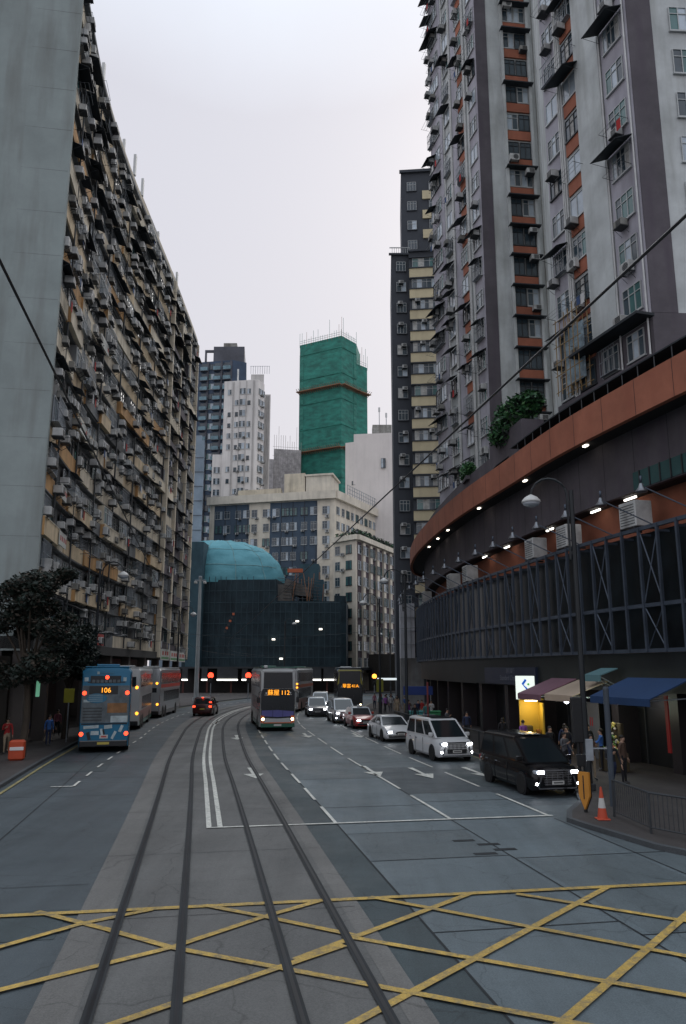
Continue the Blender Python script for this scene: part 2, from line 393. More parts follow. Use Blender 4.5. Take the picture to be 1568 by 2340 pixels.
# yellow box junction: hatched grid inside a border, drawn in the frame of the road
def GR(u, v):
    th = PITCH; x = (u-784)/1762; z = (1170-v)/1762
    r = (x, cos(th)-sin(th)*z, sin(th)+cos(th)*z); t = -H_CAM/r[2]; return Vector((r[0]*t, r[1]*t))
g = MB()
def yline(a, b, w=0.13, e0=0.0, e1=0.0, z=0.034):
    a = Vector(a); b = Vector(b); d = (b-a).normalized(); a = a-d*e0; b = b+d*e1; n = Vector((d.y, -d.x))*w/2
    g.add([(*(a-n), z), (*(a+n), z), (*(b+n), z), (*(b-n), z)], [(0,1,2,3)], paint_y)
BOXL = [((-8.66,14.2),(10.5,17.35)),                                                    # far border
]
yline(*BOXL[0], 0.17, z=0.032)
PL = [((807,2147),(1073,2046),1.3,0), ((1066,2205),(1388,2031),3,0), ((846,2053),(1476,2172),0,6), ((807,2147),(1185,2213),0,7),
      ((1180,2046),(1476,2094),0,4), ((1437,2210),(1476,2176),4,3), ((84,2087),(240,2127),0,0), ((240,2127),(392,2170),0,0),
      ((392,2170),(635,2216),0,9), ((68,2149),(187,2115),2,0), ((187,2115),(335,2085),0,0.1), ((240,2208),(392,2170),2,0), ((392,2170),(604,2099),0,0),
      ((604,2099),(730,2063),0,0), ((468,2073),(604,2099),0,0), ((604,2099),(776,2135),0,0.4), ((668,2206),(787,2165),3,0)]
for k, (a, b, e0, e1) in enumerate(PL): yline(GR(*a), GR(*b), 0.14, e0, e1, 0.033+0.0003*k)
struct('box_junction_markings', g)

# pavements and kerbs
g = MB()
def walk(o0, o1, s0, s1, inner):
    n = int((s1-s0)/1.5); A = [C.off(s0+(s1-s0)*i/n, o0) for i in range(n+1)]; B = [C.off(s0+(s1-s0)*i/n, o1) for i in range(n+1)]
    return A, B
def sheet(A, B, z, mt, mb=None):
    mb = mb or g; n = len(A)
    mb.add([(*p, z) for p in A]+[(*p, z) for p in B], [(i, n+i, n+i+1, i+1) for i in range(n-1)], mt)
def kerbline(mb, P, side, z=0.13):
    """kerb stone 0.15 wide along P, the pavement on `side`"""
    n = len(P); Q = []
    for i in range(n):
        d = (P[min(i+1,n-1)]-P[max(i-1,0)]).normalized(); Q.append(P[i]+Vector((d.y,-d.x))*0.16*side)
    mb.add([(*p,0) for p in P]+[(*p,z) for p in P]+[(*p,z+0.002) for p in Q], [(i,i+1,n+i+1,n+i) for i in range(n-1)]+[(n+i,n+i+1,2*n+i+1,2*n+i) for i in range(n-1)], kerb_m)
    return Q
# left
Pl = [C.off(SY(16)+ (SEND-SY(16))*i/90, -7.5) for i in range(91)]
Q = kerbline(g, Pl, -1); sheet([p+Vector((-26, 3)) for p in Q], Q, 0.128, pave_m)
# right: built out at the junction
s28 = SY(27.6); Pr = [Vector((22,13.8)),Vector((13,16.2)),Vector((10,17.3)),Vector((8.4,18.5)),Vector((7.5,19.8)),Vector((7.0,21.2)),Vector((6.6,22.3)),Vector((6.35,23.2)),Vector((6.7,24.4)),Vector((7.6,26.2))]
Pr += [C.off(s28+(SEND-s28)*i/80, 13.2) for i in range(81)]
Q2 = kerbline(g, Pr, 1)
sheet(Q2, [Vector((max(p.x+26, 26), p.y+2)) for p in Q2], 0.128, pave_m)
struct('pavement', g)
# ================================================================== window, air-conditioner and awning kits
def window(w, h, cols=3, transom=0.3, fr=alu, gl=(glass,), fw=0.045, sill=True, cage=False, surround=None):
    b = MB(); k = 0
    if surround: b.bx(-w/2-0.12, w/2+0.12, 0, 0.06, -0.14, h+0.14, surround)
    y0 = 0.065 if surround else 0.02
    for i in range(cols):
        x0 = -w/2+w*i/cols; x1 = x0+w/cols; gm_ = gl[i % len(gl)]
        b.bx(x0+0.01, x1-0.01, 0.0, y0, 0.02, h-0.02, gm_)
        b.bx(x0-fw/2, x0+fw/2, 0, y0+0.05, 0, h, fr)
    b.bx(w/2-fw/2, w/2+fw/2, 0, y0+0.05, 0, h, fr)
    b.bx(-w/2, w/2, 0, y0+0.046, -fw/2, fw/2, fr); b.bx(-w/2, w/2, 0, y0+0.046, h-fw/2, h+fw/2, fr)
    if transom: b.bx(-w/2, w/2, 0, y0+0.042, h*(1-transom)-fw/2, h*(1-transom)+fw/2, fr)
    if sill: b.bx(-w/2-0.08, w/2+0.08, 0, y0+0.1, -0.12, -fw/2-0.003, fr if not surround else surround)
    if cage:
        for i in range(int(w/0.22)+1):
            x = -w/2+i*0.22; b.bx(x-0.012, x+0.012, y0+0.30, y0+0.325, -0.05, h, steel)
        for z in (-0.05, h*0.5, h): b.bx(-w/2, w/2, y0+0.29, y0+0.335, z-0.015, z+0.015, steel)
        b.bx(-w/2, w/2, 0, y0+0.3, -0.08, -0.05, steel)
    return b
def ac_unit(m_=acm, w=0.66, h=0.42, d=0.5, bracket=True):
    b = MB(); b.rbx(-w/2, w/2, 0.05, d, 0, h, 0.02, m_)
    b.bx(-w/2+0.04, w/2-0.22, d, d+0.01, 0.05, h-0.05, black)
    for i in range(4): b.bx(-w/2+0.04, w/2-0.22, d+0.01, d+0.018, 0.08+i*0.08, 0.095+i*0.08, m_)
    if bracket:
        b.bx(-w/2, w/2, 0, d+0.05, -0.05, -0.01, dgrey)
        for x in (-w/2+0.03, w/2-0.03): b.tube([(x,0,-0.4),(x,d,-0.04)], 0.015, dgrey, 4)
    return b
def split_ac():
    b = MB(); b.rbx(-0.42, 0.42, 0.08, 0.42, 0, 0.6, 0.02, acm)
    b.lathe([(0.01,0.0),(0.23,0.0),(0.23,0.012),(0.01,0.012)], dgrey, 14, T3(-0.1,0.42,0.3) @ Matrix.Rotation(-pi/2,4,'X'))
    for k in range(5): b.bx(-0.34,0.14,0.435,0.44,0.1+k*0.09,0.11+k*0.09, acm)
    for x in (-0.35,0.35): b.bx(x-0.02,x+0.02,0,0.5,-0.05,0,dgrey); b.tube([(x,0,-0.4),(x,0.45,-0.04)],0.018,dgrey,4)
    return b
def awning(w, d=0.9, drop=0.35, m_=awn_d):
    b = MB(); t = 0.03
    b.loft([[(-w/2,0,0),(-w/2,0,t),(-w/2,d,t-drop),(-w/2,d,-drop)],[(w/2,0,0),(w/2,0,t),(w/2,d,t-drop),(w/2,d,-drop)]], m_)
    for x in (-w/2+0.05, w/2-0.05): b.tube([(x,0.0,-0.6),(x,d*0.9,-drop)], 0.015, dgrey, 4)
    for i in range(int(w/0.3)): b.bx(-w/2+i*0.3+0.14,-w/2+i*0.3+0.16,0.0,0.02,0.03,0.05,dgrey)
    return b
def rack(w=1.6, d=0.7, cloth=None):
    b = MB()
    for x in (-w/2, w/2): b.tube([(x,0,0),(x,d,0.05)], 0.018, dgrey, 4)
    for k in range(3): b.tube([(-w/2,d*(0.35+0.32*k),0.03+0.02*k),(w/2,d*(0.35+0.32*k),0.03+0.02*k)], 0.014, steel, 4)
    if cloth:
        for i, c in enumerate(cloth):
            x = -w/2+0.25+i*0.42; b.bx(x-0.17,x+0.17,d*0.65,d*0.67,-0.6+0.1*(i%2),0.03,c)
    return b
cl_r = mat('cloth_red', (0.4,0.03,0.03), 0.9); cl_b = mat('cloth_blue', (0.05,0.09,0.2), 0.9); cl_w = mat('cloth_white', (0.6,0.6,0.6), 0.9); cl_k = mat('cloth_dark', (0.03,0.03,0.04), 0.9)
W_KIT = [window(2.3,1.35,4,0.28,alu,(glass_l,glass_l,glass,glass_g)), window(2.3,1.35,5,0.3,alu,(glass,glass_l,glass_l)), window(2.1,1.35,3,0.3,dgrey,(glass,glass_g,curtain)),
         window(2.3,1.35,4,0.25,alu,(glass_l,glass,curtain,glass_l),cage=True), window(2.3,1.45,5,0.0,steel,(glass_g,glass,glass),cage=True), window(1.9,1.3,3,0.3,dgrey,(glass,))]
AC_KIT = [ac_unit(acm), ac_unit(acm2), ac_unit(acm, 0.7, 0.46, 0.6), split_ac()]
AW_KIT = [awning(1.5,0.7,0.28), awning(2.2,0.8,0.32), awning(2.6,0.65,0.35), awning(1.1,0.6,0.25), awning(2.7,0.75,0.22)]
RK_KIT = [rack(), rack(2.0,0.8), rack(1.6,0.7,(cl_w,cl_b)), rack(1.7,0.7,(cl_r,cl_k,cl_w))]

# ================================================================== curved apartment block on the left
FC = Curve([(-15.9,36.5),(-16.6,41),(-17.3,45),(-17.95,49),(-18.45,53),(-18.85,58),(-19.1,64),(-19.2,72),(-19.3,80),(-19.5,88),(-19.85,98),(-20.5,108)])
def fcs(y): return FC.s_of_y(y)
sA, sB, sE = fcs(41), fcs(80), fcs(98.5)
HT = 47.5; Z0 = 6.0; FH = 2.76; NF = 15
bl = thing('apartment_block', 'long curved cream apartment block crowded with air conditioners, left of the road', 'building', (-24, 62, 0))
wall = MB()
def fp(s, o): return FC.off(s, o)      # o<0 goes into the building
def fribbon(mb, s0, s1, o0, o1, z0, z1, mt, step=2.0):
    n = max(1, int((s1-s0)/step)); rings = []
    for i in range(n+1):
        s = s0+(s1-s0)*i/n; a = fp(s,o0); b = fp(s,o1)
        rings.append([(a.x,a.y,z0),(b.x,b.y,z0),(b.x,b.y,z1),(a.x,a.y,z1)])
    mb.loft(rings, mt)
fribbon(wall, sA+0.3, sE, -16, -0.25, Z0, HT-0.4, greyw)
part('wall', wall, bl, True)
# plain end wall facing the camera
gw = MB(); a = fp(sA,0.25); b = fp(sA,-17); c = fp(sA+0.35,-17); d = fp(sA+0.35,0.25)
gw.prism([tuple(a),tuple(b),tuple(c),tuple(d)], 5.2, HT+1.0, gable_m)
for k in range(15):
    q0 = fp(sA-0.004,0.2); q1 = fp(sA-0.004,-16.8); gw.prism([tuple(q0),tuple(q1),tuple(q1+Vector((0,-0.003))),tuple(q0+Vector((0,-0.003)))], 8.5+k*FH, 8.515+k*FH, greyw)
part('end_wall', gw, bl, True, label='plain grey concrete end wall')
pr = MB(); rf = MB()
win, acs, aws, rks, pans = [], [], [], [], []
BAY = 2.92
rnd = random.Random(5)
def nrm(s):
    p, t = FC.at(s); return Vector((t.y, -t.x))
for f in range(NF):
    z = Z0+0.5+f*FH
    # parapet bands in lengths of differing render
    s = sA+0.35; i = 0
    while s < sE-0.3:
        far = s > sB; L_ = min(BAY*rnd.choice((1,1.5,2.5,3.5,2)), (sB if not far else sE)-s)
        if L_ < 0.15: s += 0.2; continue
        if far: mt = rnd.choice((mauve, mauve, greyw, cream_w, mauve))
        else: mt = rnd.choice((cream, cream, cream, cream_w, cream_w, cream_w, cream_w, greyw, cream_o))
        dpt = rnd.choice((0.0,0.0,0.12,0.32))+rnd.choice((0,0.02,0.06)) if not far else rnd.choice((0.0,0.03,0.3))
        if dpt > 0.1 and not far: fribbon(pr, s-0.05, s-0.005, -0.2, 0.04+dpt, z-0.6, z+0.45, cream_o, 1); fribbon(pr, s-0.04, s+L_, 0.0, 0.08+dpt, z+0.42, z+0.47, cream_w, 1.5)
        fribbon(pr, s, s+L_-0.02, -0.25, 0.05+dpt, z-0.55, z+0.42+rnd.choice((0,0,0.05,0.12)), mt, 1.5)
        s += L_; i += 1
    fribbon(pr, sA+0.35, sE, -0.25, 0.09, z-0.64, z-0.56, greyw)
    nb = int((sE-sA)/BAY)
    for k in range(nb):
        s = sA+0.35+(k+0.5)*BAY
        far = s > sB
        n = nrm(s); p = fp(s, -0.2)
        # window, sometimes pushed out as an enclosed balcony
        out = -0.24 if rnd.random() < 0.55 else rnd.choice((-0.1,-0.02,0.25))
        q = fp(s, out)
        if out > 0.1:
            fribbon(pr, s-1.25, s+1.25, -0.25, out-0.01, z+0.42, z+2.0, greyw if rnd.random()<.5 else (mauve if far else cream_w), 1.3)
        win.append((rnd.choice(W_KIT), frame(q, n, z+0.55)))
        for _ in range(rnd.choice((1,1,2,2,3) if not far else (0,0,1,1,2))):
            t = rnd.uniform(-1.2,1.2); zz = z+rnd.choice((0.2,0.55,1.3,-0.35,0.6)); sq = s+t
            acs.append((rnd.choice(AC_KIT), frame(fp(sq, max(out,0.05)), nrm(sq), zz)))
        if f < NF-1 and rnd.random() < (0.36 if not far else 0.6):
            kit = AW_KIT[:4] if not far else [AW_KIT[4], AW_KIT[2], AW_KIT[1]]
            sq = s+rnd.uniform(-0.4,0.4); aws.append((rnd.choice(kit), frame(fp(sq, max(out,0)), nrm(sq), z+2.0+rnd.uniform(-0.1,0.15))))
        if rnd.random() < 0.6:
            sq = s+rnd.uniform(-0.4,0.4); rks.append((rnd.choice(RK_KIT+RK_KIT[:2]), frame(fp(sq, max(out,0.05)), nrm(sq), z+rnd.choice((0.35,0.5,0.1)))))
# dark awnings crowd the top floors
for f in range(NF-5, NF-1):
    for k in range(int((sE-sA)/BAY)):
        if rnd.random() < 0.3:
            s = sA+0.35+(k+0.5)*BAY; aws.append((rnd.choice((AW_KIT[1],AW_KIT[2],AW_KIT[4])), frame(fp(s,0.12), nrm(s), Z0+0.5+f*FH+2.1)))
part('parapet', pr, bl, True, kind='stuff')
repeats('window', bl, win); repeats('air_conditioner', bl, acs); repeats('awning', bl, aws); repeats('laundry_rack', bl, rks)
# piers and drain pipes
for s in [sB]+[sB+BAY*k for k in (2,4,6)]:
    b_ = MB(); fribbon(b_, s-0.2, s+0.25, -0.2, 0.42 if s != sB else 0.6, Z0-0.6, HT-0.5, cream_w, 0.5); part('pier', b_, bl, True)
for k in range(1, 14, 2):
    s = sA+0.35+k*BAY; q = fp(s, 0.22); b_ = MB(); b_.tube([(q.x,q.y,Z0),(q.x,q.y,HT-1)], 0.055, dgrey, 6)
    q = fp(s+0.25, 0.2); b_.tube([(q.x,q.y,Z0),(q.x,q.y,HT-1)], 0.035, acm2, 6); part('drain_pipe', b_, bl, True)
# roof edge
fribbon(rf, sA+0.35, sE, -16, 0.30, HT-0.6, HT-0.3, greyw); fribbon(rf, sA+0.35, sE, -0.2, 0.05, HT-0.3, HT+0.7, cream_w)
part('roof', rf, bl, True)
for (y, h, w) in ((52,2.2,0.3),(60,1.6,0.25),(64,3.0,0.35),(67,2.6,0.3),(74,1.2,0.3),(84,2.0,0.4)):
    b_ = MB(); q = fp(fcs(y), -0.3); b_.tube([(q.x,q.y,HT+0.6),(q.x,q.y,HT+0.7+h)], 0.05, steel, 6)
    b_.bx(q.x-0.1,q.x+0.12,q.y-w/2,q.y+w/2,HT+0.8+h*0.3,HT+0.8+h, white_p); part('antenna', b_, bl, True)
b_ = MB(); b_.prism([tuple(fp(fcs(69),-1.0)),tuple(fp(fcs(69),-7)),tuple(fp(fcs(74),-7)),tuple(fp(fcs(74),-1.0))], HT, HT+3.4, cream_w); part('lift_house', b_, bl, True)
b_ = MB(); b_.prism([tuple(fp(fcs(83),-0.6)),tuple(fp(fcs(83),-6)),tuple(fp(fcs(88),-6)),tuple(fp(fcs(88),-0.6))], HT, HT+2.4, greyw); part('lift_house', b_, bl, True)
# street arcade: soffit, columns, dark shop fronts
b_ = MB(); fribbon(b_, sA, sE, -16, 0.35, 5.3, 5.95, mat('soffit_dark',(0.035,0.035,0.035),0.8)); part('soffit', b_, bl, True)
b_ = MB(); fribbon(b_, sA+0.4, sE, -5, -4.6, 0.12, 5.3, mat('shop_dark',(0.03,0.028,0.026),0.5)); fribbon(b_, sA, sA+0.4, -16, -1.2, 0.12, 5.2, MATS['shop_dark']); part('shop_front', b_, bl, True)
for k in range(0, 20, 2):
    s = sA+0.6+k*BAY
    if s > sE-0.5: break
    b_ = MB(); fribbon(b_, s-0.3, s+0.3, -0.7, 0.0, 0.12, 5.3, mat('column_tile',(0.09,0.08,0.075),0.5)); part('column', b_, bl, True)
poster_r = mat('poster_red', (0.45,0.08,0.07), 0.7); poster_w = mat('poster_white', (0.55,0.56,0.52), 0.7); poster_g = mat('poster_green', (0.12,0.3,0.14), 0.7)
for (y0_, y1_, z_, h_) in ((81,85.4,5.15,1.15),(86,90.4,5.1,1.1),(91,95.6,5.05,1.1)):
    b_ = MB(); s0 = fcs(y0_); s1 = fcs(y1_); fribbon(b_, s0, s1, 0.42, 0.5, z_, z_+h_, poster_w)
    for t in (0.15,0.45,0.7): fribbon(b_, s0+(s1-s0)*t, s0+(s1-s0)*(t+0.17), 0.5, 0.505, z_+h_*0.45, z_+h_*0.8, poster_r, 5)
    fribbon(b_, s0+0.3, s1-0.3, 0.5, 0.505, z_+0.12, z_+0.34, poster_g, 5)
    part('banner', b_, bl, True)
for (y, f, w_, c1) in ((46.3,2,2.2,poster_w),(45.6,3,1.8,poster_w),(55.2,8,2.6,poster_w),(59.5,0,1.8,poster_r),(50.2,5,2.4,poster_w)):
    b_ = MB(); s = fcs(y); z = Z0+0.5+f*FH-0.5
    fribbon(b_, s-w_/2, s+w_/2, 0.42, 0.47, z, z+0.85, c1)
    for k in range(4): fribbon(b_, s-w_/2+0.2+k*w_/4, s-w_/2+0.2+k*w_/4+w_/7, 0.47, 0.475, z+0.3, z+0.6, poster_r if c1 is poster_w else poster_w, 5)
    part('sign_board', b_, bl, True)

# low shops beside the end wall
lo = thing('shop_building', 'low dark shop building in front of the concrete end wall, behind the tree', 'building', (-26, 40, 0))
b_ = MB(); b_.prism([(-17.8,36.5),(-44,32),(-44,39.5),(-17.2,40.6)], 0.1, 4.9, mat('shop_render',(0.05,0.045,0.04),0.8)); part('wall', b_, lo, True)
fc = Face((-44,32),(-17.8,36.5))
for k in range(8):
    b_ = MB(); fc.strip(b_, 1+k*3.1, 3.6+k*3.1, 0.2, 2.9, 0.06, dgrey)
    for j in range(9): fc.strip(b_, 1+k*3.1, 3.6+k*3.1, 0.4+j*0.27, 0.43+j*0.27, 0.09, black)
    part('shutter', b_, lo, True)
b_ = MB(); fc.strip(b_, 0, fc.L, 3.3, 3.6, 1.6, dgrey); part('canopy', b_, lo, True)

# ================================================================== tower facades on the right
def grid(face, ts, z0, fh, nf, kit, lst, out=0.0, rr=None, skip=0.0):
    rr = rr or rnd
    for f in range(nf):
        for t in ts:
            if skip and rr.random() < skip: continue
            lst.append((rr.choice(kit), face.M(t, z0+f*fh, out)))
HTW = 82.0; FT = 2.76
WT = [window(1.35,1.45,3,0.28,alu,(glass,glass_l,glass)), window(1.35,1.45,3,0.28,alu,(glass_g,glass,glass)), window(1.35,1.45,2,0.0,alu,(glass_l,glass_l)), window(1.35,1.45,3,0.3,dgrey,(glass,curtain,glass)), window(1.35,1.45,3,0.3,alu,(glass,),cage=True)]
WN = [window(0.95,1.5,2,0.25,alu,(glass,glass_l)), window(0.95,1.5,2,0.25,alu,(glass_l,glass)), window(0.95,1.5,2,0.25,dgrey,(glass,glass))]
AWT = [awning(1.5,0.95,0.5), awning(1.7,1.0,0.6), awning(1.3,0.8,0.4)]
AWL = [awning(2.3,1.2,0.55), awning(1.9,0.9,0.4)]
t1 = thing('apartment_tower', 'tall pale tower with mauve strips and a terracotta window column, beside the dark grey tower', 'building', (17, 66, 16))
A, B = (11.8,59.0), (9.05,70.0)
b_ = MB(); b_.prism([A, B, (12,76), (26,73), (24,60.6)], 15.5, HTW, tcream); part('wall', b_, t1, True)
F1 = Face(B, A)            # street side, far to near
F2 = Face(A, (24,60.6))    # facing the camera
L1 = F1.L
m_ = MB(); F1.strip(m_, L1-1.75, L1+0.02, 15.5, HTW, 0.05, mauve_l); F1.strip(m_, L1*0.50, L1*0.63, 15.5, HTW, 0.05, mauve_l); F1.strip(m_, 0, L1*0.28, 15.5, HTW, 0.05, mauve_l)
F2.strip(m_, -0.02, 1.0, 15.5, HTW, 0.06, mauve); F2.strip(m_, 5.7, 6.3, 15.5, HTW, 0.06, mauve); part('wall_band', m_, t1, True)
for t in (2.35, 4.75):
    b_ = MB(); F2.strip(b_, t-0.12, t+0.12, 15.5, HTW, 0.3, tcream); part('pilaster', b_, t1, True)
for f in range(24):
    z = 17.2+f*FT
    b_ = MB(); F2.strip(b_, 2.5, 4.62, z-0.95, z-0.1, 0.16, orange)
    part('spandrel', b_, t1, True)
    if f > 1 and rnd.random() < 0.65:
        b_ = MB(); F2.strip(b_, 2.2, 4.9, z+1.62, z+1.72, 0.75, awn_d, 0.1); part('window_hood', b_, t1, True)
w1, a1, w2, k1 = [], [], [], []
for f in range(24):
    z = 17.3+f*FT
    for t in (3.02, 4.1): w1.append((rnd.choice(WN+[WN[2],WN[2]]), F2.M(t, z, 0.02)))
    if rnd.random() < 0.55: a1.append((rnd.choice(AC_KIT), F2.M(rnd.choice((2.9,4.2)), z+rnd.choice((0.9,1.1,-0.6)), 0.2)))
    for t in (L1-0.95, L1*0.67, L1*0.40, L1*0.16, L1*0.05):
        w1.append((rnd.choice(WT), F1.M(t, z+(0.0 if t > 2 else 0.4), 0.06)))
        r = rnd.random()
        if r < 0.36: w2.append((rnd.choice(AWT), F1.M(t, z+1.65, 0.06)))
        if rnd.random() < 0.6: a1.append((rnd.choice(AC_KIT), F1.M(t+rnd.uniform(-0.4,0.4), z+rnd.choice((0.9,-0.5,1.0)), 0.1)))
        if rnd.random() < 0.3: k1.append((rnd.choice(RK_KIT), F1.M(t, z+0.1, 0.08)))
    if rnd.random() < 0.9:
        b_ = MB(); F1.strip(b_, L1*0.63, L1*0.74, z-0.95, z-0.08, 0.07, orange); part('spandrel', b_, t1, True)
repeats('window', t1, w1); repeats('awning', t1, w2); repeats('air_conditioner', t1, a1); repeats('laundry_rack', t1, k1)
for t in (L1*0.76, L1*0.78, L1*0.47, L1*0.33, L1-1.8, L1*0.49):
    b_ = MB(); q = F1.p(t)+F1.n*0.12; b_.tube([(q.x,q.y,16),(q.x,q.y,HTW)], 0.06, white_p, 6); part('drain_pipe', b_, t1, True)
q = F2.p(5.3)+F2.n*0.05; b_ = MB(); b_.tube([(q.x,q.y,16),(q.x,q.y,HTW)], 0.03, acm2, 6); part('drain_pipe', b_, t1, True)

t2 = thing('apartment_tower', 'nearest pale tower with a small bamboo scaffold on its face, top right', 'building', (20, 43, 16))
Fp, Np = (13.5,45.2), (15.95,37.0)
b_ = MB(); b_.prism([Fp, Np, (34,38.0), (34,50), (14.2,49)], 15.5, HTW, tcream); part('wall', b_, t2, True)
G1 = Face(Fp, Np); G2 = Face(Np, (34,38.0)); LL = G1.L
m_ = MB()
G1.strip(m_, 0, LL*0.2, 22.3, HTW, 0.05, mauve_l); G1.strip(m_, LL*0.72, LL, 22.3, HTW, 0.05, mauve_l); G1.strip(m_, 0, LL, 15.5, 20.0, 0.3, mauve); G1.strip(m_, 0, LL, 20.0, 22.0, 0.04, mauve); G2.strip(m_, 0, 18, 15.5, 22.3, 0.05, mauve)
G2.strip(m_, 0.0, 1.4, 22.3, HTW, 0.06, mauve); G2.strip(m_, 4.6, 6.2, 22.3, HTW, 0.06, mauve); part('wall_band', m_, t2, True)
b_ = MB(); G1.strip(b_, LL*0.44, LL*0.71, 22.3, HTW, 0.22, tcream); part('pilaster', b_, t2, True)
w1, a1, w2, k1 = [], [], [], []
WT2 = [window(1.5,1.5,3,0.28,alu,(glass,glass_l,glass_g)), window(1.5,1.5,3,0.3,alu,(glass_g,glass_g,glass)), window(1.5,1.5,4,0.28,alu,(curtain,glass,glass,glass_l))]
for f in range(22):
    z = 22.9+f*FT
    for t, kit in ((LL*0.85, WT2), (LL*0.35, WT), (LL*0.11, WT)):
        w1.append((rnd.choice(kit), G1.M(t, z, 0.06)))
        if rnd.random() < 0.8: a1.append((rnd.choice(AC_KIT), G1.M(t+rnd.uniform(-0.7,0.2), z+rnd.choice((-0.55,1.05,-0.5)), 0.1)))
        if rnd.random() < 0.22: w2.append((rnd.choice(AWL), G1.M(t, z+1.7, 0.1)))
        if rnd.random() < 0.25: k1.append((rnd.choice(RK_KIT), G1.M(t, z+0.1, 0.1)))
    b_ = MB(); G1.strip(b_, LL*0.26, LL*0.44, z-1.0, z-0.1, 0.1, orange); part('spandrel', b_, t2, True)
for t in (LL*0.11, LL*0.35, LL*0.6, LL*0.85): w1.append((rnd.choice(WT), G1.M(t, 20.3, 0.06)))
for f in range(22):
    for t in (3.2, 8.0): w1.append((rnd.choice(WT2), G2.M(t, 22.9+f*FT, 0.02)))
repeats('window', t2, w1); repeats('awning', t2, w2); repeats('air_conditioner', t2, a1); repeats('laundry_rack', t2, k1)
b_ = MB(); G1.strip(b_, LL*0.3, LL+0.2, 22.05, 22.2, 1.1, awn_d); part('soffit_canopy', b_, t2, True)
for t in (LL*0.2, LL*0.22, LL*0.245, LL*0.98, LL*0.715):
    b_ = MB(); q = G1.p(t)+G1.n*0.14; b_.tube([(q.x,q.y,20),(q.x,q.y,HTW)], 0.05, white_p, 6); part('drain_pipe', b_, t2, True)
# bamboo scaffold cage on the tower
bam = mat('bamboo', (0.3,0.2,0.09), 0.7)
b_ = MB()
for t in [LL*0.14+0.45*i for i in range(6)]:
    for o in (0.3, 1.0):
        q = G1.p(t)+G1.n*o; b_.tube([(q.x,q.y,20.2),(q.x+0.05,q.y,25.1+rnd.uniform(-.4,.4))], 0.03, bam, 5)
for z in (20.5,21.4,22.3,23.2,24.1,24.8):
    for o in (0.3,1.0):
        a = G1.p(LL*0.12)+G1.n*o; c = G1.p(LL*0.44)+G1.n*o; b_.tube([(a.x,a.y,z+rnd.uniform(-.1,.1)),(c.x,c.y,z+rnd.uniform(-.1,.1))], 0.028, bam, 5)
part('bamboo_scaffold', b_, t2, True)
b_ = MB(); G1.strip(b_, LL*0.16, LL*0.38, 20.8, 24.3, 0.45, mat('tarpaulin',(0.25,0.33,0.38),0.6,0.4,14), 0.4); part('tarpaulin', b_, t2, True)

# ================================================================== curved podium
po = thing('podium_building', 'curved podium with terracotta and mauve bands above a dark metal frame, right of the road', 'building', (16, 50, 0))
PC = Curve([(17.2,12),(15.6,19.5),(14.15,25),(12.65,30),(10.75,37.4),(9.5,44.8),(8.3,52),(7.5,59),(6.95,67),(6.8,74),(7.2,82),(8.5,88.5),(12,92.8),(18,94.5),(30,96)])
def pp(s, o): return PC.off(s, o)      # o>0 goes into the building
def prib(mb, s0, s1, o0, o1, z0, z1, mt, step=1.2):
    n = max(1, int((s1-s0)/step)); rings = []
    for i in range(n+1):
        s = s0+(s1-s0)*i/n; a = pp(s,o0); b = pp(s,o1)
        rings.append([(a.x,a.y,z0),(b.x,b.y,z0),(b.x,b.y,z1),(a.x,a.y,z1)])
    mb.loft(rings, mt)
S0 = PC.s_of_y(19.5); S1 = PC.L-6
sp = PC.s_of_y
b_ = MB(); prib(b_, S0, S1, 2.6, 3.6, 5.0, 15.2, orange); prib(b_, S0, S1, 1.9, 9.0, 15.2, 15.8, dgrey); part('wall', b_, po, True)
b_ = MB(); prib(b_, S0, S1, 0, 0.25, 14.75, 16.35, orange)
for k in range(36): prib(b_, S0+k*2.4, S0+k*2.4+0.025, -0.004, 0.0, 14.75, 16.35, joint_m, 1)
part('terracotta_band', b_, po, True)
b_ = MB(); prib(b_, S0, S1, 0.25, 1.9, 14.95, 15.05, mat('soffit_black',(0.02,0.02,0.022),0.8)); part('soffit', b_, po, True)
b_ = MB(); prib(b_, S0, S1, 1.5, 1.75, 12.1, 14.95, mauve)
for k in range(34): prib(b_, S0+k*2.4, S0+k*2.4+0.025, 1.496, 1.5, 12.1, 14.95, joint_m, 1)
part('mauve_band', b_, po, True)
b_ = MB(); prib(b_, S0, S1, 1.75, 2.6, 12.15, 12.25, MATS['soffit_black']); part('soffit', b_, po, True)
b_ = MB(); prib(b_, sp(26), sp(41), 0.6, 0.85, 16.35, 16.42, dgrey); prib(b_, sp(30), sp(44.5), 2.2, 2.45, 15.8, 18.0, mauve); prib(b_, sp(44.5), sp(90), 1.5, 1.75, 15.8, 18.3, mauve); prib(b_, S0, sp(30), 2.2, 2.45, 15.8, 17.4, mauve)
part('roof_parapet', b_, po, True)
# strip windows high on the near end
b_ = MB(); prib(b_, S0, sp(33.5), 1.46, 1.5, 12.15, 12.95, mat('strip_glass',(0.05,0.11,0.11),0.15))
s = S0
while s < sp(33.5): prib(b_, s, s+0.06, 1.40, 1.5, 12.15, 12.95, dgrey, 1); s += 0.7
part('strip_window', b_, po, True)
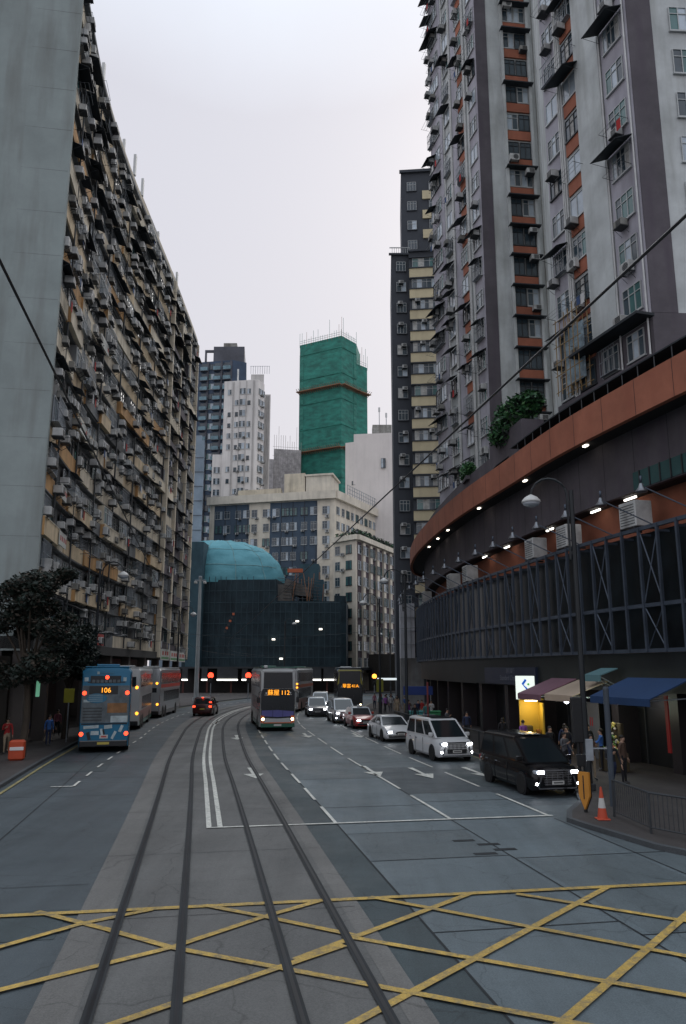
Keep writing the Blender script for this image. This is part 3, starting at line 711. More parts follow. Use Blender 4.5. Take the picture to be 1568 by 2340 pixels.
# black canopies along the roof terrace
b_ = MB()
prib(b_, sp(28), sp(44), 0.3, 1.9, 17.05, 17.12, awn_d)
s = sp(28)
while s < sp(44):
    q = pp(s, 0.35); b_.tube([(q.x,q.y,16.3),(q.x,q.y,17.05)], 0.03, dgrey, 4); s += 1.1
part('terrace_canopy', b_, po, True)
b_ = MB()
for (y, dz) in ((46,0),(49.2,-0.3)):
    s = sp(y); a = pp(s,0.1); c = pp(s+2.8,0.4); d = pp(s+2.8,2.0); e = pp(s,1.6)
    b_.loft([[(a.x,a.y,16.5+dz),(c.x,c.y,16.4+dz),(c.x,c.y,16.45+dz),(a.x,a.y,16.55+dz)],[(e.x,e.y,17.6+dz),(d.x,d.y,17.5+dz),(d.x,d.y,17.55+dz),(e.x,e.y,17.65+dz)]], dgrey)
part('terrace_canopy', b_, po, True, label='broken lean-to canopy with bare frame')
# planter boxes
b_ = MB(); prib(b_, sp(43.8), sp(49.2), 1.0, 2.4, 15.8, 18.9, mauve); part('planter', b_, po, True)
# small lamps in the soffit
lampw = mat('lamp_white', (1,0.95,0.85), emit=6.0, ecol=(1,0.9,0.75))
lampw2 = mat('tube_white', (1,1,1), emit=4.0, ecol=(1,0.95,0.85))
for y in (36,43.2,51,59.5,63.5,68):
    s = sp(y); b_ = MB(); prib(b_, s-0.16, s+0.16, 0.7, 0.85, 14.88, 14.94, lampw, 1); part('soffit_lamp', b_, po, True)
for y in (34.6,37.6,43,49.5,54):
    s = sp(y); b_ = MB(); prib(b_, s-0.45, s+0.45, 2.0, 2.08, 12.0, 12.08, lampw2, 1); part('tube_lamp', b_, po, True)
# metal frame cladding
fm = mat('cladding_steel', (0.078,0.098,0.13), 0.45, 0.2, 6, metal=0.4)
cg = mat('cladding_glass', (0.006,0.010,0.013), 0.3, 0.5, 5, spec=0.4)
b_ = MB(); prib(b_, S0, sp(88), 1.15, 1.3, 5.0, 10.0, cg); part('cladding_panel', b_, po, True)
b_ = MB(); 
for z in (5.0, 6.85, 10.1): prib(b_, S0, sp(88), 0.55, 0.68, z-0.08, z+0.08, fm)
part('cladding_rail', b_, po, True)
s = S0; i = 0
while s < sp(88):
    b_ = MB(); prib(b_, s-0.055, s+0.055, 0.5, 0.62, 4.95, 10.15, fm, 1)
    prib(b_, s-0.03, s+0.03, 0.62, 1.15, 9.8, 9.9, fm, 1)
    part('cladding_post', b_, po, True)
    if i % 3 == 1:
        b_ = MB(); a = pp(s,0.6); c = pp(s+1.2,0.6)
        b_.tube([(a.x,a.y,10.0),(c.x,c.y,6.9)],0.035,fm,4); b_.tube([(c.x,c.y,10.0),(a.x,a.y,6.9)],0.035,fm,4)
        b_.tube([(a.x,a.y,5.0),(c.x,c.y,6.8)],0.03,fm,4); b_.tube([(c.x,c.y,5.0),(a.x,a.y,6.8)],0.03,fm,4); part('cladding_brace', b_, po, True)
    s += 1.2; i += 1
lampm = mat('floodlight_metal', (0.2,0.21,0.23), 0.35, 0.2, 6, metal=0.7)
ys = [26,28.7,31.3,34,36.7,39.6,42.6,45.6,48.8,52,55.3,58.8,62.3,66,70,74,78,82]
for y in ys:
    s = sp(y); a = pp(s,0.55); c = pp(s+0.9,-1.2); b_ = MB()
    b_.tube([(a.x,a.y,10.15),(c.x,c.y,11.25)], 0.03, fm, 5)
    p_ = part('floodlight', b_, po, True)
    h_ = MB(); h_.lathe([(0.04,0.26),(0.07,0.24),(0.11,0.1),(0.24,-0.06),(0.23,-0.10),(0.02,-0.08)], lampm, 14, T3(c.x,c.y,11.1))
    h_.tube([(c.x,c.y,11.4),(c.x,c.y,11.65)],0.05,fm,6)
    off = wloc(po); o = bpy.data.objects.new('lamp_shade', h_.mesh('lamp_shade', True, tuple(off))); COL.objects.link(o); o.parent = p_
big = MB(); big.rbx(-0.6,0.6,0.1,0.95,0,1.15,0.03,acm)
for k in range(8): big.bx(-0.5,0.5,0.95,0.965,0.12+k*0.12,0.15+k*0.12,dgrey)
for x in (-0.5,0.5): big.bx(x-0.03,x+0.03,-0.1,1.0,-0.1,-0.01,dgrey)
its = []
for y in (33.2,39.0,43.2,55,60,74): 
    s = sp(y); p_, d_ = PC.at(s); q = pp(s,1.75); its.append((big, frame(q, -Vector((d_.y,-d_.x)), 10.35)))
repeats('air_conditioner', po, its)
# shop level: fascia, piers, recessed fronts
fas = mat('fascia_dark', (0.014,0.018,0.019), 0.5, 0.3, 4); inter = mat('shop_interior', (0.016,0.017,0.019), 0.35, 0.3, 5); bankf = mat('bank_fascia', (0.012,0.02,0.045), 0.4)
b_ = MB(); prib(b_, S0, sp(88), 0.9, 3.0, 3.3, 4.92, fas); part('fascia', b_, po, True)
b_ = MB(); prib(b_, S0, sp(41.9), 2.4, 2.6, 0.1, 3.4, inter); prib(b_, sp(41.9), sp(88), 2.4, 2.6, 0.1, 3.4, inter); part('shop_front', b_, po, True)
b_ = MB(); prib(b_, sp(43), sp(51), 0.75, 0.9, 3.35, 4.35, bankf); part('bank_fascia', b_, po, True)
for y in (28,32,36,39.4,44.5,49,54,59,64,69,74,79,84):
    s = sp(y); b_ = MB(); prib(b_, s-0.28, s+0.28, 1.4, 2.4, 0.1, 3.3, mat('shop_pier',(0.035,0.03,0.033),0.4)); part('pier', b_, po, True)
# windows and dim glazing bars in the shop fronts
s = S0+1
while s < sp(88):
    if not (sp(39.6) < s < sp(42.3)):
        b_ = MB(); prib(b_, s, s+0.08, 2.33, 2.4, 0.15, 3.2, dgrey, 1); prib(b_, s, s+1.6, 2.36, 2.4, 2.5, 2.56, dgrey, 2); part('glazing_bar', b_, po, True)
    s += 1.9
# ================================================================== dark grey and cream tower
dk = mat('charcoal_render', (0.055,0.062,0.075), 0.8, 0.12, 2, streak=0.2, scol=(0.04,0.045,0.05))
cy = mat('cream_yellow_render', (0.62,0.54,0.36), 0.8, 0.1, 2, streak=0.25, scol=(0.33,0.28,0.19))
d1 = thing('apartment_tower', 'dark grey tower with cream bands and a stepped top, between the podium and the sky', 'building', (12, 103, 0))
b_ = MB(); b_.prism([(6.6,97),(9.0,97),(9.0,96.2),(24,94.6),(24,112),(7.4,112)], 0, 60.0, dk); b_.prism([(8.3,99),(24,97.5),(24,110),(9,110)], 60.0, 74.0, dk); part('wall', b_, d1, True)
Da = Face((6.6,97),(9.0,97)); Db = Face((9.0,96.2),(24,94.6)); Dc = Face((8.3,99),(24,97.5))
b_ = MB(); Db.strip(b_, -0.1, 4.6, 60.0, 60.25, 0.3, dk); Da.strip(b_, -0.3, 2.6, 60.0, 60.25, 0.3, dk)
for i in range(9): Da.strip(b_, 0.15+i*0.3, 0.2+i*0.3, 60.25, 61.1, 0.1, alu)
Da.strip(b_, -0.2, 2.6, 61.1, 61.18, 0.14, alu); Dc.strip(b_, -0.2, 12, 74.0, 74.4, 0.35, dk); part('roof_parapet', b_, d1, True)
ws, ab = [], []
wd = [window(1.25,1.35,2,0.35,alu,(glass_l,glass),surround=dk), window(1.25,1.35,2,0.35,alu,(glass,curtain),surround=dk), window(1.25,1.35,3,0.3,alu,(glass,),surround=dk)]
wb = [window(3.3,1.35,6,0.3,alu,(glass,curtain,glass,glass_l)), window(3.3,1.35,5,0.3,alu,(glass_l,glass,glass)), window(3.1,1.35,4,0.3,alu,(glass_g,glass,curtain))]
for f in range(18):
    z = 5.8+f*3.05
    ws.append((rnd.choice(wd), Da.M(1.35, z, 0.0)))
    if rnd.random() < 0.5: ab.append((AC_KIT[0], Da.M(1.35+rnd.uniform(-.3,.3), z+1.0, 0.1)))
    b_ = MB(); Db.strip(b_, 0.0, 4.1, z-1.45, z-0.15, 0.22, cy)
    Db.strip(b_, -0.05, 4.15, z-0.17, z-0.03, 0.34, dk); Db.strip(b_, -0.05, 4.15, z+1.4, z+1.52, 0.3, dk); part('cream_band', b_, d1, True)
    ws.append((rnd.choice(wb), Db.M(2.0, z, 0.02)))
    if rnd.random() < 0.6: ab.append((AC_KIT[0], Db.M(rnd.uniform(0.8,3.2), z+0.95, 0.1)))
for f in range(4):
    z = 62.0+f*3.05
    ws.append((rnd.choice(wd), Dc.M(1.5, z, 0.0)))
    b_ = MB(); Dc.strip(b_, 3.0, 6.2, z-1.45, z-0.15, 0.22, cy); part('cream_band', b_, d1, True); ws.append((rnd.choice(wd), Dc.M(4.6, z, 0.02)))
repeats('window', d1, ws); repeats('air_conditioner', d1, ab)

# ================================================================== blank white building
pw = mat('plain_white_render', (0.76,0.71,0.68), 0.85, 0.06, 1, streak=0.2, scol=(0.45,0.43,0.4))
w0 = thing('office_building', 'plain white building with a few tiny openings, behind the dark grey tower', 'building', (12, 195, 0))
b_ = MB(); b_.prism([(2.7,186),(26,183),(26,205),(3.5,208)], 0, 62.0, pw); b_.prism([(0.6,187),(2.7,186),(3.3,206),(1.2,206)], 0, 60.0, pw); part('wall', b_, w0, True)
Wf = Face((0.6,187),(26,183.5)); its = []
sm = window(0.8,0.9,2,0.0,dgrey,(glass,))
for z in (33.5,38.5,43.5,49.0,28.5): its.append((sm, Wf.M(2.1, z, 0.6)))
its.append((window(1.1,2.4,2,0.4,dgrey,(glass,glass_l)), Wf.M(9.6, 53, 0.9)))
for z in (24,30): its.append((sm, Wf.M(12, z, 0.9)))
repeats('window', w0, its)
b_ = MB(); b_.prism([(7.6,190),(12.5,190),(12.5,194),(7.6,194)], 62.0, 65.8, acm2); part('lift_house', b_, w0, True)
for (x, h) in ((9.4,5),(11.2,3.5)):
    b_ = MB(); b_.tube([(x,191,65.8),(x,191,65.8+h)], 0.09, steel, 6); b_.bx(x-0.25,x+0.25,190.9,191.1,65.8+h-1.2,65.8+h, white_p); part('antenna', b_, w0, True)

# ================================================================== green netted tower
gn = net_mat('green_net', (0.02,0.14,0.11), (0.035,0.27,0.21), 0.35, 0.9)
gn_e = net_mat('green_net_edge', (0.02,0.15,0.12), (0.05,0.26,0.2), 0.6, 1.6)
bamo = mat('bamboo_far', (0.30,0.155,0.09), 0.8)
t3 = thing('scaffolded_tower', 'tower wrapped in green scaffold netting with two bamboo ledges, middle of the skyline', 'building', (0, 215, 0))
gp = [(-0.5,240),(-14.75,248),(-10,258),(6,256),(4.5,246.6)]
b_ = MB(); b_.prism(gp, 0, 113.0, gn); b_.prism([(4.5,246.6),(8.3,250.5),(8,259),(3,256)], 0, 105.8, gn)
part('netting', b_, t3, True)
Ga = Face((-14.75,248),(-0.5,240)); Gb = Face((-0.5,240),(4.5,246.6)); Gc = Face((4.5,246.6),(8.3,250.5))
for i, (z0_, z1_) in enumerate([(20+k*8.9, 20+(k+1)*8.9) for k in range(10)]):
    b_ = MB()
    for F_ in (Ga, Gb): F_.strip(b_, 0, F_.L, z1_-0.12, z1_+0.12, 0.18, gn)
    Ga.strip(b_, 0, 1.6, z0_+0.3, z1_-0.3, 0.1, gn_e); Gb.strip(b_, Gb.L-1.5, Gb.L, z0_+0.3, z1_-0.3, 0.1, gn_e); part('net_panel', b_, t3, True)
for z in (74.6, 95.9):
    b_ = MB()
    for F_ in (Ga, Gb, Gc):
        n_ = int(F_.L/0.8)
        F_.strip(b_, -0.4, F_.L+0.3, z-0.35, z-0.1, 1.6, bamo, 0.1)
        for k in range(n_+1):
            a = F_.p(k*F_.L/n_); c = a+F_.n*2.1; b_.tube([(a.x,a.y,z-0.9),(c.x,c.y,z+0.55)], 0.11, bamo, 4)
    part('bamboo_ledge', b_, t3, True)
b_ = MB()
for F_, zt in ((Ga,113.0),(Gb,113.0),(Gc,105.8)):
    n_ = int(F_.L/0.9)
    for k in range(n_+1):
        a = F_.p(k*F_.L/n_)+F_.n*0.1; b_.tube([(a.x,a.y,zt-1),(a.x,a.y,zt+1.7+rnd.choice((0,0,0.6,2.5,5)))], 0.05, gn_e if rnd.random()<.7 else bamo, 4)
    for z in (0.6,1.3): 
        a = F_.p(0)+F_.n*0.1; c = F_.p(F_.L)+F_.n*0.1; b_.tube([(a.x,a.y,zt+z),(c.x,c.y,zt+z)], 0.05, gn_e, 4)
part('scaffold_top', b_, t3, True)
# low-rise scaffolded block left of it
t4 = thing('scaffolded_building', 'low grey building under bamboo scaffold between the white tower and the green tower', 'building', (-18, 246, 0))
gs = mat('scaffold_grey', (0.5,0.48,0.48), 0.85, 0.3, 6)
b_ = MB(); b_.prism([(-22.5,242),(-13.9,244),(-14,262),(-23,262)], 0, 74.5, gs); b_.prism([(-24.5,240),(-22.4,240.4),(-22.5,262),(-24.5,262)], 0, 70.5, gs); part('wall', b_, t4, True)
Sf = Face((-22.5,242),(-13.9,244)); b_ = MB()
for k in range(13):
    q = Sf.p(k*Sf.L/12)+Sf.n*0.8; b_.tube([(q.x,q.y,40),(q.x,q.y,77+rnd.choice((0,2,5)))], 0.05, mat('pole_grey',(0.4,0.38,0.36),0.8), 4)
for z in range(42, 78, 3):
    a = Sf.p(-0.5)+Sf.n*0.8; c = Sf.p(Sf.L)+Sf.n*0.8; b_.tube([(a.x,a.y,z),(c.x,c.y,z)], 0.05, MATS['pole_grey'], 4)
part('bamboo_scaffold', b_, t4, True)

# ================================================================== white residential tower
wt = mat('tower_white', (0.78,0.75,0.72), 0.85, 0.1, 1, streak=0.35, scol=(0.34,0.33,0.32)); wt2 = mat('tower_white_darker', (0.56,0.54,0.52), 0.85, 0.1, 2, streak=0.35, scol=(0.28,0.27,0.26))  # second tone is a darker off-white for roof huts and drain pipes
t5 = thing('apartment_tower', 'slim off-white apartment tower with small windows and drain pipes, left of centre', 'building', (-24, 195, 0))
b_ = MB(); b_.prism([(-30.2,186),(-21.5,184.5),(-20.2,188),(-21.5,200),(-30,200)], 0, 76.0, wt)
b_.prism([(-20.4,190),(-18.75,190),(-20.0,202),(-21.6,202)], 0, 74.0, wt); b_.prism([(-32.8,187),(-30.2,187),(-30.2,200),(-32.8,200)], 0, 57.0, wt)
b_.prism([(-24,190),(-20.6,190),(-21.6,198),(-24,198)], 76, 79.5, wt2); b_.prism([(-28.7,190),(-25,190),(-25,198),(-28.7,198)], 76, 77.5, wt2); part('wall', b_, t5, True)
Ta = Face((-30.2,186),(-21.5,184.5)); Tb = Face((-21.5,184.5),(-20.0,188)); Tc = Face((-20.0,190),(-18.75,190)); Td = Face((-32.8,187),(-30.2,187))
sw = [window(0.9,1.3,2,0.3,alu,(glass,glass_l)), window(0.7,1.0,2,0,dgrey,(glass,))]; sl = [window(1.5,1.5,3,0.3,alu,(glass,glass_l,glass)), window(1.5,1.5,2,0.3,alu,(glass_l,glass))]
its, ab = [], []
for f in range(23):
    z = 9+f*2.88
    for t, k in ((1.5,sw),(3.4,sw),(4.9,sl),(6.6,sw)):
        if rnd.random() < 0.85: its.append((rnd.choice(k), Ta.M(t,z,0.02)))
    its.append((rnd.choice(sl), Tb.M(1.3,z,0.02))); its.append((rnd.choice(sl), Tb.M(2.8,z,0.02)))
    if f < 16: its.append((sl[0], Td.M(1.2,z,0.02)))
    if rnd.random() < 0.8: ab.append((rnd.choice(AC_KIT), Ta.M(rnd.choice((2.2,4.2,5.6)),z-0.2,0.05)))
    ab.append((rnd.choice(AC_KIT), Tb.M(rnd.uniform(0.6,3.2),z-0.3,0.05)))
repeats('window', t5, its); repeats('air_conditioner', t5, ab)
b_ = MB()
for t in (2.3,2.6,4.1,5.9,7.7,8.0): q = Ta.p(t)+Ta.n*0.1; b_.tube([(q.x,q.y,5),(q.x,q.y,75.8)], 0.07, wt2, 5)
for x in (-19.9,-19.5,-19.1): b_.bx(x,x+0.15,189.7,190,5,73.8,wt2)
part('drain_pipe', b_, t5, True)
b_ = MB()
for k in range(9):
    x = -24+k*0.6; b_.tube([(x,189.6,79.5),(x,189.6,81.7)],0.05,steel,4)
b_.tube([(-24.2,189.6,81.6),(-19.2,189.6,81.6)],0.05,steel,4); b_.bx(-27.6,-27.2,190,190.3,77.5,81,white_p); part('roof_railing', b_, t5, True)

# ================================================================== dark blue tower and pale slab
db = mat('blue_tile', (0.045,0.075,0.125), 0.6, 0.2, 2, streak=0.2, scol=(0.05,0.06,0.09)); dbg = mat('blue_grey_tile', (0.09,0.095,0.115), 0.6, 0.2, 2); lb = mat('balcony_glass', (0.16,0.27,0.32), 0.25, 0.3, 3)
t6 = thing('apartment_tower', 'dark blue high-rise with stacked balconies, behind the slim off-white tower', 'building', (-34, 225, 0))
b_ = MB(); b_.prism([(-44,216),(-32.5,214),(-28.7,216),(-31.0,235),(-44,235)], 0, 93.5, db); b_.prism([(-38.6,216),(-29.4,216),(-31,232),(-38.6,232)], 93.5, 98.6, dbg); b_.prism([(-36.0,218),(-32,218),(-32.5,228),(-36.0,228)], 98.6, 100.6, acm2)
part('wall', b_, t6, True)
b_ = MB()
b_.bx(-41.2,-40.7,216.2,217,93.5,97.0,dbg); b_.bx(-41.2,-38.6,216.2,217,97.0,97.6,dbg); b_.bx(-41.2,-38.6,216.2,217,93.52,93.9,dbg); part('roof_frame', b_, t6, True)
Bf = Face((-44,216),(-32.5,214)); its = []; bb = MB(); bb.rbx(-1.1,1.1,0,1.2,0,1.1,0.05,lb); bb.bx(-1.15,1.15,0,1.25,-0.15,-0.001,dbg); bb.bx(-1.0,1.0,0,0.05,1.2,2.5,glass)
bw = [window(1.8,1.6,3,0,alu,(glass,glass_l)), window(1.8,1.6,2,0,alu,(glass_l,glass_g)), window(1.8,1.6,3,0,dgrey,(glass,))]; wn_ = []
for f in range(28):
    z = 8+f*3.05
    for t in (3.2, 7.2, 10.2): its.append((bb, Bf.M(t, z, 0.02)))
    for t in (5.2, 9.0): wn_.append((rnd.choice(bw), Bf.M(t, z+0.6, 0.02)))
repeats('balcony', t6, its); repeats('window', t6, wn_)
b_ = MB()
for t in (4.2, 8.4, 11.3): Bf.strip(b_, t-0.3, t+0.3, 0, 93.2, 0.5, dbg)
part('pilaster', b_, t6, True)
ps = mat('pale_blue_tile', (0.27,0.34,0.41), 0.7, 0.15, 2, streak=0.2, scol=(0.2,0.25,0.3))
t7 = thing('slab_building', 'narrow pale blue building edge right behind the curved block', 'building', (-33, 168, 0))
b_ = MB(); b_.prism([(-40,162),(-30.2,162),(-32.4,174),(-40,174)], 0, 53.2, ps); b_.prism([(-40,163),(-31.0,163),(-33,174),(-40,174)], 53.2, 54.6, ps)
for k in range(12): b_.bx(-34,-30.3,161.9,162,14+k*3.2,14.1+k*3.2,dbg)
part('wall', b_, t7, True)

# ================================================================== blue and cream apartment block behind the theatre
bl2 = mat('slate_blue_render', (0.075,0.11,0.155), 0.8, 0.15, 2, streak=0.3, scol=(0.055,0.075,0.1)); cw = mat('ivory_render', (0.80,0.73,0.61), 0.85, 0.12, 2, streak=0.3, scol=(0.33,0.3,0.25))
t8 = thing('apartment_block', 'ten-storey ivory apartment block with slate blue panels, behind the pale blue dome', 'building', (-14, 175, 0))
P0, P1, P2 = (-30.4,172.5),(-1.8,165),(8.6,187)
b_ = MB(); b_.prism([P0,P1,P2,(-20,195)], 0, 42.2, cw); part('wall', b_, t8, True)
A1 = Face(P0,P1); A2 = Face(P1,P2)
b_ = MB()
for t0_, t1_ in ((1.2,9.6),(14.6,25.6)):
    A1.strip(b_, t0_, t1_, 0, 40.6, 0.03, bl2)
    t = t0_+2.6
    while t < t1_: A1.strip(b_, t, t+0.14, 0, 40.6, 0.1, dk); t += 2.7
part('blue_panel', b_, t8, True)
b_ = MB(); A1.strip(b_, -0.5, A1.L+0.4, 40.8, 42.6, 0.8, cw); A2.strip(b_, -0.2, A2.L+0.4, 40.8, 42.6, 0.8, cw); part('cornice', b_, t8, True)
wi = [window(1.6,1.7,2,0.3,alu,(glass,glass_l)), window(1.6,1.7,3,0.3,alu,(glass_l,glass,glass)), window(1.3,1.7,2,0.3,alu,(glass,)), window(1.6,1.7,3,0.3,dgrey,(glass_g,glass))]
its, ab = [], []
for f in range(11):
    z = 4.5+f*3.3
    for t in (2.3,4.3,7.0,9.0,10.9,13.7,16.0,18.2,20.1,22.6,24.8):
        if rnd.random() < 0.93: its.append((rnd.choice(wi), A1.M(t,z,0.04)))
        if rnd.random() < 0.5: ab.append((AC_KIT[0], A1.M(t+rnd.uniform(-.4,.8),z-0.5,0.1)))
    its.append((wi[1], A1.M(27.6,z,0.03)))
    if rnd.random() < 0.7: ab.append((AC_KIT[3], A1.M(27.9,z-0.9,0.1)))
    for k in range(9): its.append((rnd.choice(wi), A2.M(1.6+k*2.55,z,0.03)))
repeats('window', t8, its); repeats('air_conditioner', t8, ab)
b_ = MB(); b_.prism([(-13.2,168.5),(-8.5,167.5),(-8,174),(-13,174)], 42.2, 47.2, cream_w); b_.prism([(-8.3,167.5),(-2.6,166),(-1,174),(-8,175)], 42.2, 46.4, cw); b_.prism([(-8.6,167.3),(-2.2,165.7),(-0.6,174.2),(-8.4,175.2)], 46.4, 46.8, cw)
b_.prism([(-24,172),(-14,169.5),(-14,176),(-24,178)], 42.2, 44.2, cream_w); part('roof_hut', b_, t8, True)
b_ = MB()
for k in range(14):
    q = A2.p(6+k*1.3)+A2.n*0.3; b_.tube([(q.x,q.y,42.5),(q.x,q.y,45.2)], 0.06, steel, 4)
for z in (43.4,44.3,45.1):
    a = A2.p(6)+A2.n*0.3; c = A2.p(23)+A2.n*0.3; b_.tube([(a.x,a.y,z),(c.x,c.y,z)], 0.06, steel, 4)
part('roof_scaffold', b_, t8, True)

# lower corner building
mr = mat('maroon_render', (0.095,0.07,0.085), 0.8, 0.15, 2)
t9 = thing('corner_building', 'lower ivory and maroon corner building with a planted roof, right of the netted theatre', 'building', (4, 158, 0))
Q0, Q1, Q2_ = (-1.9,154.5),(2.5,150),(13.5,176)
b_ = MB(); b_.prism([Q0,Q1,Q2_,(4,182)], 0, 29.6, cw); part('wall', b_, t9, True)
C1 = Face(Q0,Q1); C2 = Face(Q1,Q2_)
b_ = MB(); C1.strip(b_, -0.2, C1.L+0.5, 29.2, 30.2, 0.6, cw); C2.strip(b_, 0, C2.L+0.4, 29.2, 30.2, 0.9, cw); part('cornice', b_, t9, True)
its, ab, mb2 = [], [], MB()
for k in range(7):
    C2.strip(mb2, 0.8+k*4.0, 2.9+k*4.0, 3.5, 29.0, 0.05, mr); 
part('maroon_panel', mb2, t9, True)
for k in range(7):
    b_ = MB(); C2.strip(b_, 3.0+k*4.0, 4.3+k*4.0, 3.5, 29.0, 0.45, cw); part('pilaster', b_, t9, True)
for f in range(8):
    z = 4.6+f*3.15
    its.append((wi[3], C1.M(4.4,z,0.03))); its.append((wi[2], C1.M(1.2,z,0.03)))
    if rnd.random() < 0.6: ab.append((AC_KIT[3], C1.M(2.8,z-0.4,0.1)))
    for k in range(7):
        its.append((rnd.choice(wi), C2.M(1.8+k*4.0,z,0.06))); its.append((rnd.choice(wi), C2.M(3.65+k*4.0,z,0.46)))
        if rnd.random() < 0.4: ab.append((AC_KIT[0], C2.M(1.6+k*4.0,z-0.5,0.1)))
repeats('window', t9, its); repeats('air_conditioner', t9, ab)
def leaves(mb, c, r, n, mts, size=0.25, rs=rnd):
    for _ in range(n):
        while True:
            p = Vector((rs.uniform(-1,1), rs.uniform(-1,1), rs.uniform(-1,1)))
            if 0.25 < p.length < 1: break
        p = Vector((c[0]+p.x*r[0], c[1]+p.y*r[1], c[2]+p.z*r[2]))
        u = Vector((rs.uniform(-1,1), rs.uniform(-1,1), rs.uniform(-.6,.6))).normalized(); w = u.cross(Vector((rs.uniform(-1,1),rs.uniform(-1,1),rs.uniform(-1,1)))).normalized()
        s = size*rs.uniform(0.6,1.3)
        mb.add([tuple(p-u*s), tuple(p+w*s*0.45), tuple(p+u*s), tuple(p-w*s*0.45)], [(0,1,2,3)], rs.choice(mts))
b_ = MB()
for k in range(16):
    q = C2.p(0.8+k*1.75)+C2.n*-0.2; leaves(b_, (q.x,q.y,30.7+rnd.uniform(-.1,.4)), (1.1,1.1,0.8), 70, (leafd,leafg,leafd), 0.3)
for k in range(4):
    q = C1.p(1.5+k*1.3); leaves(b_, (q.x,q.y,30.5), (0.8,0.8,0.5), 50, (leafd,leafg), 0.25)
part('roof_plants', b_, t9, True, kind='stuff')
b_ = MB(); C2.strip(b_, 0, C2.L, 4.0, 4.5, 2.2, dgrey); part('canopy', b_, t9, True)

# ================================================================== netted theatre with its dome
nd = net_mat('navy_net', (0.006,0.018,0.026), (0.020,0.046,0.060), 0.55, 0.25); nb_ = net_mat('blue_net', (0.02,0.055,0.075), (0.04,0.095,0.12), 0.6, 0.3); teal = net_mat('teal_net', (0.075,0.26,0.31), (0.13,0.37,0.43), 0.25, 0.6)
th_ = thing('theatre_building', 'theatre wrapped in dark netting with a pale blue dome, at the end of the road', 'building', (-12, 152, 0))
b_ = MB(); b_.prism([(-29,141),(-12.0,140),(-10,160),(-29,162)], 4.6, 20.2, nd); part('netting', b_, th_, True)
b_ = MB(); b_.prism([(-12.0,140),(-0.3,140.6),(0.6,141.4),(1.2,156),(-10.5,158)], 4.6, 16.3, nd); b_.prism([(-1.6,140.5),(0.5,141.2),(0.7,146),(-1.5,146)], 16.3, 17.3, nd); part('netting', b_, th_, True)
b_ = MB(); b_.prism([(-28,139.2),(-25.4,139.0),(-25.2,143),(-28,143)], 4.6, 27.0, nb_); part('net_tower', b_, th_, True)
b_ = MB(); b_.prism([(-8.3,146),(-4.6,145.6),(-4.4,150),(-8.3,150)], 16, 23.8, nb_); b_.prism([(-5.4,143),(-3.6,143),(-3.6,148),(-5.4,148)], 16.2, 20.5, nb_); part('net_tower', b_, th_, True)
# folds in the netting
b_ = MB()
netp = mat('net_pole', (0.035,0.065,0.08), 0.7)
for k in range(28):
    x = -28.3+k*1.0
    b_.tube([(x,140.1+(0.6 if x<-20 else 0.0)-0.35,5),(x+rnd.uniform(-.08,.08),139.75+(0.5 if x<-20 else 0),(20.0 if x<-12 else 16.2)+rnd.uniform(-.2,.9))], 0.055, netp, 4)
for z in (6.2,8.2,10.2,12.2,14.2,16.0): b_.tube([(-28.8,140.5,z),(-12.1,139.75,z+rnd.uniform(-.1,.1)),(-0.6,140.2,z)], 0.05, netp, 4)
b_.tube([(-28.8,140.5,18.1),(-12.1,139.75,18.1)], 0.05, netp, 4)
part('scaffold_pole', b_, th_, True)
dm = MB(); prof = []
nU, nV = 52, 18; cx, cyy, cz = -24.2, 149.5, 19.8; rx, ry, rz_ = 12.9, 9, 8.9
vs = []; fs = []
for j in range(nV+1):
    ph = pi/2*j/nV
    for i in range(nU):
        a = 2*pi*i/nU; k = 1+0.010*math.sin(i*2.6+j*1.3)+0.008*math.sin(i*0.9-j*2.1)-0.012*(i%4==2)
        vs.append((cx+rx*cos(a)*cos(ph)**0.8*k, cyy+ry*sin(a)*cos(ph)**0.8*k, cz+rz_*sin(ph)**0.92*k))
for j in range(nV):
    for i in range(nU): fs.append((j*nU+i, j*nU+(i+1)%nU, (j+1)*nU+(i+1)%nU, (j+1)*nU+i))
dm.add(vs, fs, teal); part('dome', dm, th_, True, smooth=True)
b_ = MB(); ropem = mat('net_rope', (0.26,0.42,0.42), 0.8)
for i in (34,38,42,46):
    pts = [Vector(vs[j*nU+i]) for j in range(nV)]; b_.tube([tuple(p+(p-Vector((cx,cyy,cz))).normalized()*0.04) for p in pts], 0.05, ropem, 4)
for j in (4,9): 
    pts = [Vector(vs[j*nU+i]) for i in range(28,50)]; b_.tube([tuple(p+(p-Vector((cx,cyy,cz))).normalized()*0.04) for p in pts], 0.04, ropem, 4)
part('net_rope', b_, th_, True)
b_ = MB(); rr_ = random.Random(3)      # exposed roof works between the nets
b_.prism([(-12.2,141),(-9.4,141.4),(-9.4,146),(-12.2,146)], 16.3, 19.4, mat('raw_concrete',(0.16,0.15,0.14),0.9,0.3,6,streak=0.4))
b_.loft([[(-11.6,142,18.2),(-5.5,141.6,17.0),(-5.5,147,17.0),(-11.6,147,18.2)],[(-10.4,142,20.6),(-6.6,141.8,19.0),(-6.6,147,19.0),(-10.4,147,20.6)]], MATS['raw_concrete'])
for k in range(22):
    x = rr_.uniform(-11.5,-3.5); y = rr_.uniform(141,144); b_.tube([(x,y,16.3),(x+rr_.uniform(-.8,.8),y,19.5+rr_.uniform(-1,2.5))], 0.07, bamo if k%3 else dgrey, 4)
for k in range(7): b_.tube([(-12,141.2,17+k*0.6),(-4,141.2,16.6+k*0.55)], 0.05, dgrey, 4)
b_.bx(-10.2,-7.4,141,141.6,21.6,22.3, mat('orange_barrier',(0.5,0.13,0.06),0.7))
part('roof_works', b_, th_, True)
